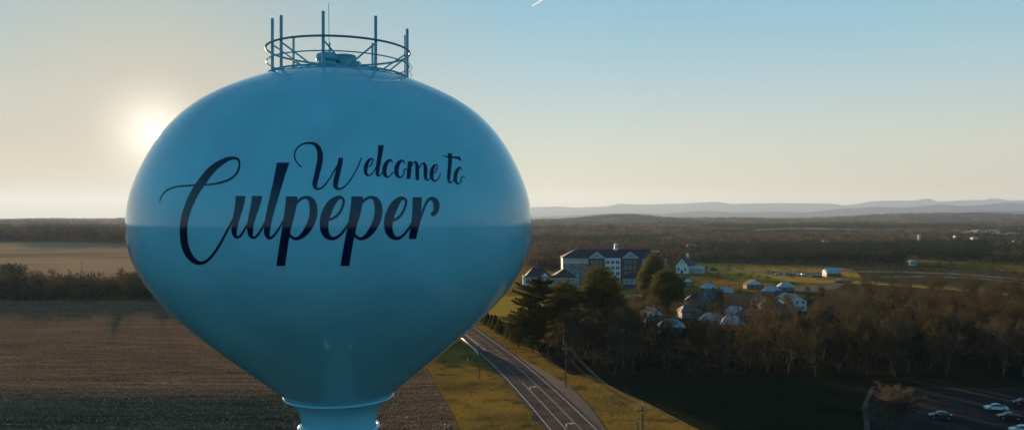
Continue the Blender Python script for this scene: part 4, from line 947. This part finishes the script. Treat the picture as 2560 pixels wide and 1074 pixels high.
# ------------------------------------------------------------------ roads far right, banks, car parks
def gstrip(name, top, bot, mt, dz, across=4, kind='structure'): return strip(name, G(*top), G(*bot), mt, dz, 8, across, kind)
M['pale_road'] = mat('pale_concrete_road', (.17, .16, .155), .9, 0, .1, .1, 0, 0)
gstrip('highway', [(2105, 677), (2200, 676.5), (2400, 683), (2560, 697), (2700, 712)], [(2105, 680), (2200, 679.5), (2400, 686.5), (2560, 701), (2700, 716)], M['pale_road'], .16)
gstrip('service_road', [(2200, 691), (2330, 689.5), (2450, 695), (2560, 706), (2700, 722)], [(2200, 693.5), (2330, 692), (2450, 697.5), (2560, 709), (2700, 725)], M['pale_road'], .16)
gstrip('bank_road', [(2040, 696.5), (2160, 699), (2330, 713), (2480, 727), (2600, 738)], [(2040, 699), (2160, 702), (2330, 716), (2480, 730), (2600, 741)], M['asphalt2'], .16)
gstrip('grass_bank', [(2090, 702), (2240, 710), (2400, 722), (2600, 741)], [(2090, 707), (2240, 714), (2400, 727), (2600, 747)], M['meadow'], .14)
gstrip('field_track', [(1730, 655), (1850, 657), (1960, 662), (2100, 670)], [(1730, 657), (1850, 659), (1960, 664.5), (2100, 672.5)], M['asphalt2'], .18)
gstrip('far_parking', [(1760, 672), (1860, 677), (1935, 677), (2060, 681)], [(1760, 675), (1860, 680), (1935, 688), (2060, 693)], M['asphalt2'], .16)
gstrip('hospital_drive', [(1500, 706), (1560, 704), (1640, 706)], [(1480, 728), (1540, 727), (1620, 716)], M['asphalt2'], .14)
gstrip('neighbourhood_street', [(1860, 740), (1960, 722), (2060, 712), (2110, 697)], [(1880, 760), (1985, 735), (2090, 722), (2150, 697)], M['asphalt2'], .14)
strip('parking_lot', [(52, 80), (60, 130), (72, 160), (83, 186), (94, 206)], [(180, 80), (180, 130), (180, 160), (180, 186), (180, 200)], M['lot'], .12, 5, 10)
strip('path', [(50.5, 80), (58.5, 130), (70.5, 160), (81.5, 186), (92.5, 206)], [(51.7, 80), (59.7, 130), (71.7, 160), (82.7, 186), (93.7, 206)], M['asphalt'], .2, 5, 1)
M['shade_grass'] = soil_mat('painted_shade_grass', [(.04, .05, .024), (.075, .065, .028), (.11, .075, .035)], (.02, .06), .4, .7, stretch=(.4, 1, 1))  # tree shade put into the grass colour of the right-hand fields below
gstrip('painted_shade_field', [(2085, 703), (2200, 706), (2400, 722), (2640, 744)], [(1960, 765), (2200, 780), (2400, 790), (2700, 800)], M['shade_grass'], .09, 10)
gstrip('painted_shade_roadside', [(2110, 681), (2300, 681), (2500, 692), (2700, 714)], [(2085, 696.5), (2300, 709), (2480, 724), (2700, 746)], M['shade_grass'], .07, 10)
gstrip('shade_toned_field', [(1880, 658), (2060, 654), (2300, 662), (2700, 690)], [(2060, 664), (2110, 676), (2300, 679), (2700, 710)], M['shade_grass'], .07, 10)
strip('distant_forest_floor', [(-1150, 1700), (-6500, 9800)], [(1400, 1700), (8300, 9800)], M['farfloor'], .5, 45, 160)
for nm, pts in (('distant_field', [(1250, 2040), (1240, 2170), (1780, 2170), (1800, 2050)]), ('distant_field', [(520, 2250), (500, 2340), (930, 2350), (900, 2250)]), ('distant_field', [(720, 2650), (740, 2750), (1280, 2760), (1260, 2660)]), ('distant_field', [(2300, 3500), (2300, 3650), (3100, 3650), (3000, 3500)])):
    strip(nm, [pts[0], pts[1]], [pts[3], pts[2]], M['stubblefield'], 1.0, 20, 20)
def car_meshes():
    L_, Wd = 4.6, 1.8
    body = [(-2.3, .35), (-2.3, .72), (-2.15, .92), (-1.45, 1.0), (.75, .98), (1.6, .88), (2.15, .74), (2.3, .55), (2.3, .35)]
    cab = [(-1.75, .98), (-1.15, 1.38), (-.5, 1.47), (.35, 1.45), (.85, 1.25), (1.25, .96)]
    bm = bmesh.new()
    def loft(prof, widths):
        rows = []
        for (yy, kx) in widths: rows.append([bm.verts.new((px_*kx, yy, z)) for px_, z in prof])
        for a, b in zip(rows[:-1], rows[1:]):
            n = len(prof)
            for i in range(n): bm.faces.new((a[i], a[(i+1) % n], b[(i+1) % n], b[i]))
        bm.faces.new(rows[0][::-1]); bm.faces.new(rows[-1])
    loft(body, [(-.9, .97), (-.82, 1), (.82, 1), (.9, .97)])
    loft([(-1.0, 1.38), (-.5, 1.5), (.3, 1.48), (.72, 1.33), (.3, 1.40), (-.5, 1.42)], [(-.62, 1), (.62, 1)])
    bmesh.ops.recalc_face_normals(bm, faces=bm.faces); b_ = bpy.data.meshes.new('body'); bm.to_mesh(b_); bm.free()
    bm = bmesh.new(); rows = [[bm.verts.new((x, s*(.84 if z < 1.1 else .68), z)) for x, z in cab] for s in (-1, 1)]; n = len(cab)
    for i in range(n): bm.faces.new((rows[0][i], rows[0][(i+1) % n], rows[1][(i+1) % n], rows[1][i]))
    bm.faces.new(rows[0][::-1]); bm.faces.new(rows[1]); bmesh.ops.recalc_face_normals(bm, faces=bm.faces); g_ = bpy.data.meshes.new('windows'); bm.to_mesh(g_); bm.free(); g_.materials.append(M['glass'])
    def wh(r0, w_): return MB().tube([(0, -w_/2, 0), (0, w_/2, 0)], r0, 18)
    ty = wh(.33, .22).mesh('tyre'); ty.materials.append(M['tyre']); ri = wh(.2, .25).mesh('rim'); ri.materials.append(M['rim'])
    hl = MB().box(-.03, .05, -.2, .2, -.07, .08).mesh('headlight'); hl.materials.append(M['lamp']); tl = MB().box(-.05, .03, -.2, .2, -.08, .1).mesh('tail_light'); tl.materials.append(M['lampred'])
    return b_, g_, ty, ri, hl, tl
CM = car_meshes(); cb = {}
def car(x, y, rz, paint, lab, grp, detail=True):
    if paint not in cb: me = CM[0].copy(); me.materials.clear(); me.materials.append(M[paint]); cb[paint] = me
    t = empty('parked_car', (x, y, zts(x, y)+.17), rz); tag(t, lab, 'car', grp)
    link('body', cb[paint], None, t); link('windows', CM[1], None, t)
    for sx in (-1.4, 1.42):
        for sy in (-.8, .8):
            wv = empty('wheel', (sx, sy, .33), parent=t); link('tyre', CM[2], None, wv)
            if detail: link('rim', CM[3], None, wv)
    if detail:
        for sy in (-.62, .62): link('headlight', CM[4], None, t, (2.27, sy, .66)); link('tail_light', CM[5], None, t, (-2.3, sy, .78))
lot = [((2490, 1026), 165, 'car_white', 'white sedan parked at the back of the dark car park'), ((2524, 1048), 163, 'car_dark', 'black sedan parked right beside the white one'), ((2556, 1082), 163, 'car_white', 'white car cut off by the bottom right corner'),
       ((2352, 1046), 160, 'car_grey', 'blue grey car alone near the edge of the dark car park'), ((2560, 1012), 165, 'car_dark', 'black car at the right edge behind the white sedan')]
for (px, py), rz, pt, lab in lot: x, y = gp(px, py); car(x, y, R_(rz), pt, lab, 'cars in the dark car park')
pts_ = [(1765+i*7.5, 673.8+i*.25) for i in range(4)]+[(1925+i*9+random.uniform(-2, 2), 681.5+i*.8+random.uniform(-.8, .8)) for i in range(15)]+[(1945+i*10+random.uniform(-2, 2), 686+i*.75) for i in range(11)]
for px, py in pts_:
    x, y = gp(px, py); car(x, y, random.uniform(0, 6.28), random.choice(['car_white', 'car_white', 'car_grey', 'car_dark', 'car_red']), 'tiny car parked in the far lot above the golden meadow' if px > 1900 else 'tiny car parked in the short row beyond the chapel', 'cars in the far lots' , False)

# ------------------------------------------------------------------ poles, wires, rail, signs
def pole(x, y, h, lab, arm=2.4, rz=0, ins=True, brace=True, name='utility_pole', grp='utility poles'):
    t = empty(name, (x, y, zts(x, y)), rz); tag(t, lab, 'pole', grp)
    MB().tube([(0, 0, -1), (0, 0, h*.5), (0, 0, h-.15)], [.16, .14, .11], 8).build('post', M['wood'], t)
    b = MB(); b.box(-arm/2, arm/2, -.16, -.05, h-.95, h-.80); b.build('crossarm', M['wood'], t)
    if brace:
        m = MB(); m.tube([(-arm*.32, -.1, h-.95), (0, -.13, h-2.1)], .045, 5); m.tube([(arm*.32, -.1, h-.95), (0, -.13, h-2.1)], .045, 5); m.build('brace', M['wood'], t)
    if ins:
        for dx, zz_ in ((-arm/2+.08, h-.8), (0, h-.15), (arm/2-.08, h-.8)):
            MB().lathe([(.001, zz_+.5), (.07, zz_+.47), (.12, zz_+.32), (.08, zz_+.28), (.13, zz_+.14), (.07, zz_+.1), (.07, zz_-.02)], 12, dx, -.1 if dx else 0).build('insulator', M['porcelain'], t)
    return t
PA = ((1607-1280)/F*134, 134.0); pole(PA[0], PA[1], 12.0, 'roadside power pole with braced crossarm and three pale insulators above the golden patch', 2.5, R_(8))
PB = (13.8, 205.0); pole(PB[0], PB[1], 10.8, 'power pole half lost in the thicket at the road bend', 2.4, R_(10), False, False)
PC = (42., 88.0); pole(PC[0], PC[1], 12.0, 'power pole next to the car park entrance', 2.4, R_(25))
x, y = gp(1199, 945); pole(x, y, 9.4, 'thin power pole with a flat crossarm beside the near edge of the road', 2.3, R_(5), True, False)
sb = empty('leaning_post', (21.9, 139.5, 0)); tag(sb, 'short leaning wooden post left of the braced power pole', 'post'); MB().tube([(.35, 0, -.6), (0, 0, 7.9)], [.15, .12], 8).build('post_shaft', M['wood'], sb); MB().box(-.14, .14, -.14, .14, 7.88, 7.96).build('post_cap', M['galv'], sb)
def wire(a, b, sag, lab):
    A, B = Vector(a), Vector(b); P = []
    for i in range(25):
        t_ = i/24; p = A.lerp(B, t_); p.z -= sag*4*t_*(1-t_); P.append(p)
    tag(MB().tube(P, .012, 5).build('power_line', M['wire']), lab, 'wire', 'wires of the roadside power line')
for i, (dx, dz) in enumerate(((-1.1, -.35), (0, .3), (1.1, -.35))):
    nm = ['road side', 'middle', 'lawn side'][i]
    wire((PA[0]+dx, PA[1], 12+dz), (PB[0]+dx, PB[1], 10.8+dz), 2.0, f'{nm} wire running from the braced pole to the thicket'); wire((PA[0]+dx, PA[1], 12+dz), (PC[0]+dx, PC[1], 12+dz), 1.0, f'{nm} wire running from the braced pole towards the car park')
wire((PA[0], PA[1], 9.6), (PC[0], PC[1], 9.4), 1.1, 'lowest wire sagging below the others towards the car park')
for px, py, top, lab in ((204, 684, 655, 'lone pole standing in the tan field left of the tank'), (2197, 690, 668, 'pale pole beside the highway nearest the metal shed'), (2397, 690, 655, 'tall pole beside the middle of the highway'), (2471, 702, 674, 'pole beside the highway at its right end'), (1893, 664, 641, 'pole at the upper edge of the golden meadow'), (1992, 666, 655, 'short pole above the far car park')):
    x, y = gp(px, py); pole(x, y, (py-top)/F*y, lab, 1.6, 0, False, False, grp='distant poles')
# guard rail on the near side of the road
gr = empty('guardrail', (rx(276, 10.9), 276, 0)); tag(gr, 'sunlit steel guardrail curving along the near edge of the road beside the tank', 'guardrail')
V = []; ys = np.arange(250, 300, 1.0)
prof = [(.0, .38), (-.06, .45), (.02, .52), (.02, .58), (-.06, .66), (-.06, .72), (.0, .80)]
for yv in ys:
    off = 10.9+max(0, (262-yv))**1.7*.006
    for dx, z in prof: V.append((rx(yv, off)+dx-gr.location.x, yv-276, z*1.7-.15))
n = len(prof); Fc = [(i*n+j, i*n+j+1, (i+1)*n+j+1, (i+1)*n+j) for i in range(len(ys)-1) for j in range(n-1)]
me = npmesh('rail', V, Fc, 4, True); o = link('rail', me, M['steel'], gr); sd = o.modifiers.new('thick', 'SOLIDIFY'); sd.thickness = .02
for yv in np.arange(251, 300, 4):
    off = 10.9+max(0, (262-yv))**1.7*.006; xx = rx(yv, off)-gr.location.x; MB().box(xx+.05, xx+.2, yv-276-.08, yv-276+.08, -.5, .92).build('post', M['wood'], gr)
x, y = gp(1338, 1066); t = empty('road_sign', (x, y, 0)); tag(t, 'back of a small roadside sign with two grey panels at the verge', 'sign')
MB().tube([(-.35, 0, -.3), (-.35, 0, 2.5)], .05, 6).build('post', M['steel'], t); MB().tube([(.4, 0, -.3), (.4, 0, 2.5)], .05, 6).build('post', M['steel'], t)
MB().box(-.72, -.03, -.07, -.05, 1.15, 2.45).build('panel', M['metal_sign'], t); MB().box(.06, .72, -.07, -.05, 1.15, 2.45).build('panel', M['metal_sign'], t)
# mailbox like marker posts
x, y = gp(1169, 904); t = empty('marker_post', (x, y, 0)); tag(t, 'short white marker post in the shaded grass left of the road', 'post'); MB().tube([(0, 0, -.2), (0, 0, 1.0)], .07, 8).build('post_shaft', M['trim'], t); MB().box(-.12, .12, -.1, .1, 1.0, 1.35).build('post_head', M['trim'], t)

# ------------------------------------------------------------------ contrail
def contrail():
    D = 9000.0; a = np.array([(1331-1280)/F*D, D, H+(HOR-15)/F*D]); b = np.array([(1374-1280)/F*D, D+900, H+(HOR+6)/F*(D+900)])
    P = []; r = []
    for i in range(40):
        u = i/39; p = a+(b-a)*u; P.append((p[0]+math.sin(i*1.7)*2, p[1], p[2]+math.cos(i*2.3)*2)); r.append(5+8*min(1, u*3)+1.5*math.sin(i*2.1))
    m, N_, L_, Pn = nmat('ice_cloud'); Pn.inputs['Base Color'].default_value = (.95, .95, .95, 1); Pn.inputs['Roughness'].default_value = 1
    tr = N_.new('ShaderNodeBsdfTranslucent'); tr.inputs[0].default_value = (.95, .95, .95, 1); tp_ = N_.new('ShaderNodeBsdfTransparent'); m1 = N_.new('ShaderNodeMixShader'); m1.inputs[0].default_value = .6; L_.new(Pn.outputs[0], m1.inputs[1]); L_.new(tr.outputs[0], m1.inputs[2])
    lw = N_.new('ShaderNodeLayerWeight'); lw.inputs[0].default_value = .35; m2 = N_.new('ShaderNodeMixShader'); L_.new(lw.outputs['Facing'], m2.inputs[0]); L_.new(m1.outputs[0], m2.inputs[1]); L_.new(tp_.outputs[0], m2.inputs[2]); L_.new(m2.outputs[0], N_['Material Output'].inputs['Surface'])
    tag(MB().tube(P, r, 12).build('contrail', m, smooth=True), 'short white contrail high in the sky right of the tank', 'contrail')
contrail()

# ------------------------------------------------------------------ haze
def haze():
    b = MB().box(-24000, 24000, -24000, 28000, -26, 790); m, N_, L_, Pn = nmat('air_haze'); N_.remove(Pn)
    pv = N_.new('ShaderNodeVolumePrincipled'); pv.inputs['Color'].default_value = (.48, .63, .90, 1); pv.inputs['Density'].default_value = 3.3e-5; pv.inputs['Anisotropy'].default_value = .27
    L_.new(pv.outputs[0], N_['Material Output'].inputs['Volume'])
    o = b.build('haze', m); tag(o, kind='stuff')
haze()
print('bare trees', n_bare, 'objects', len(bpy.data.objects))
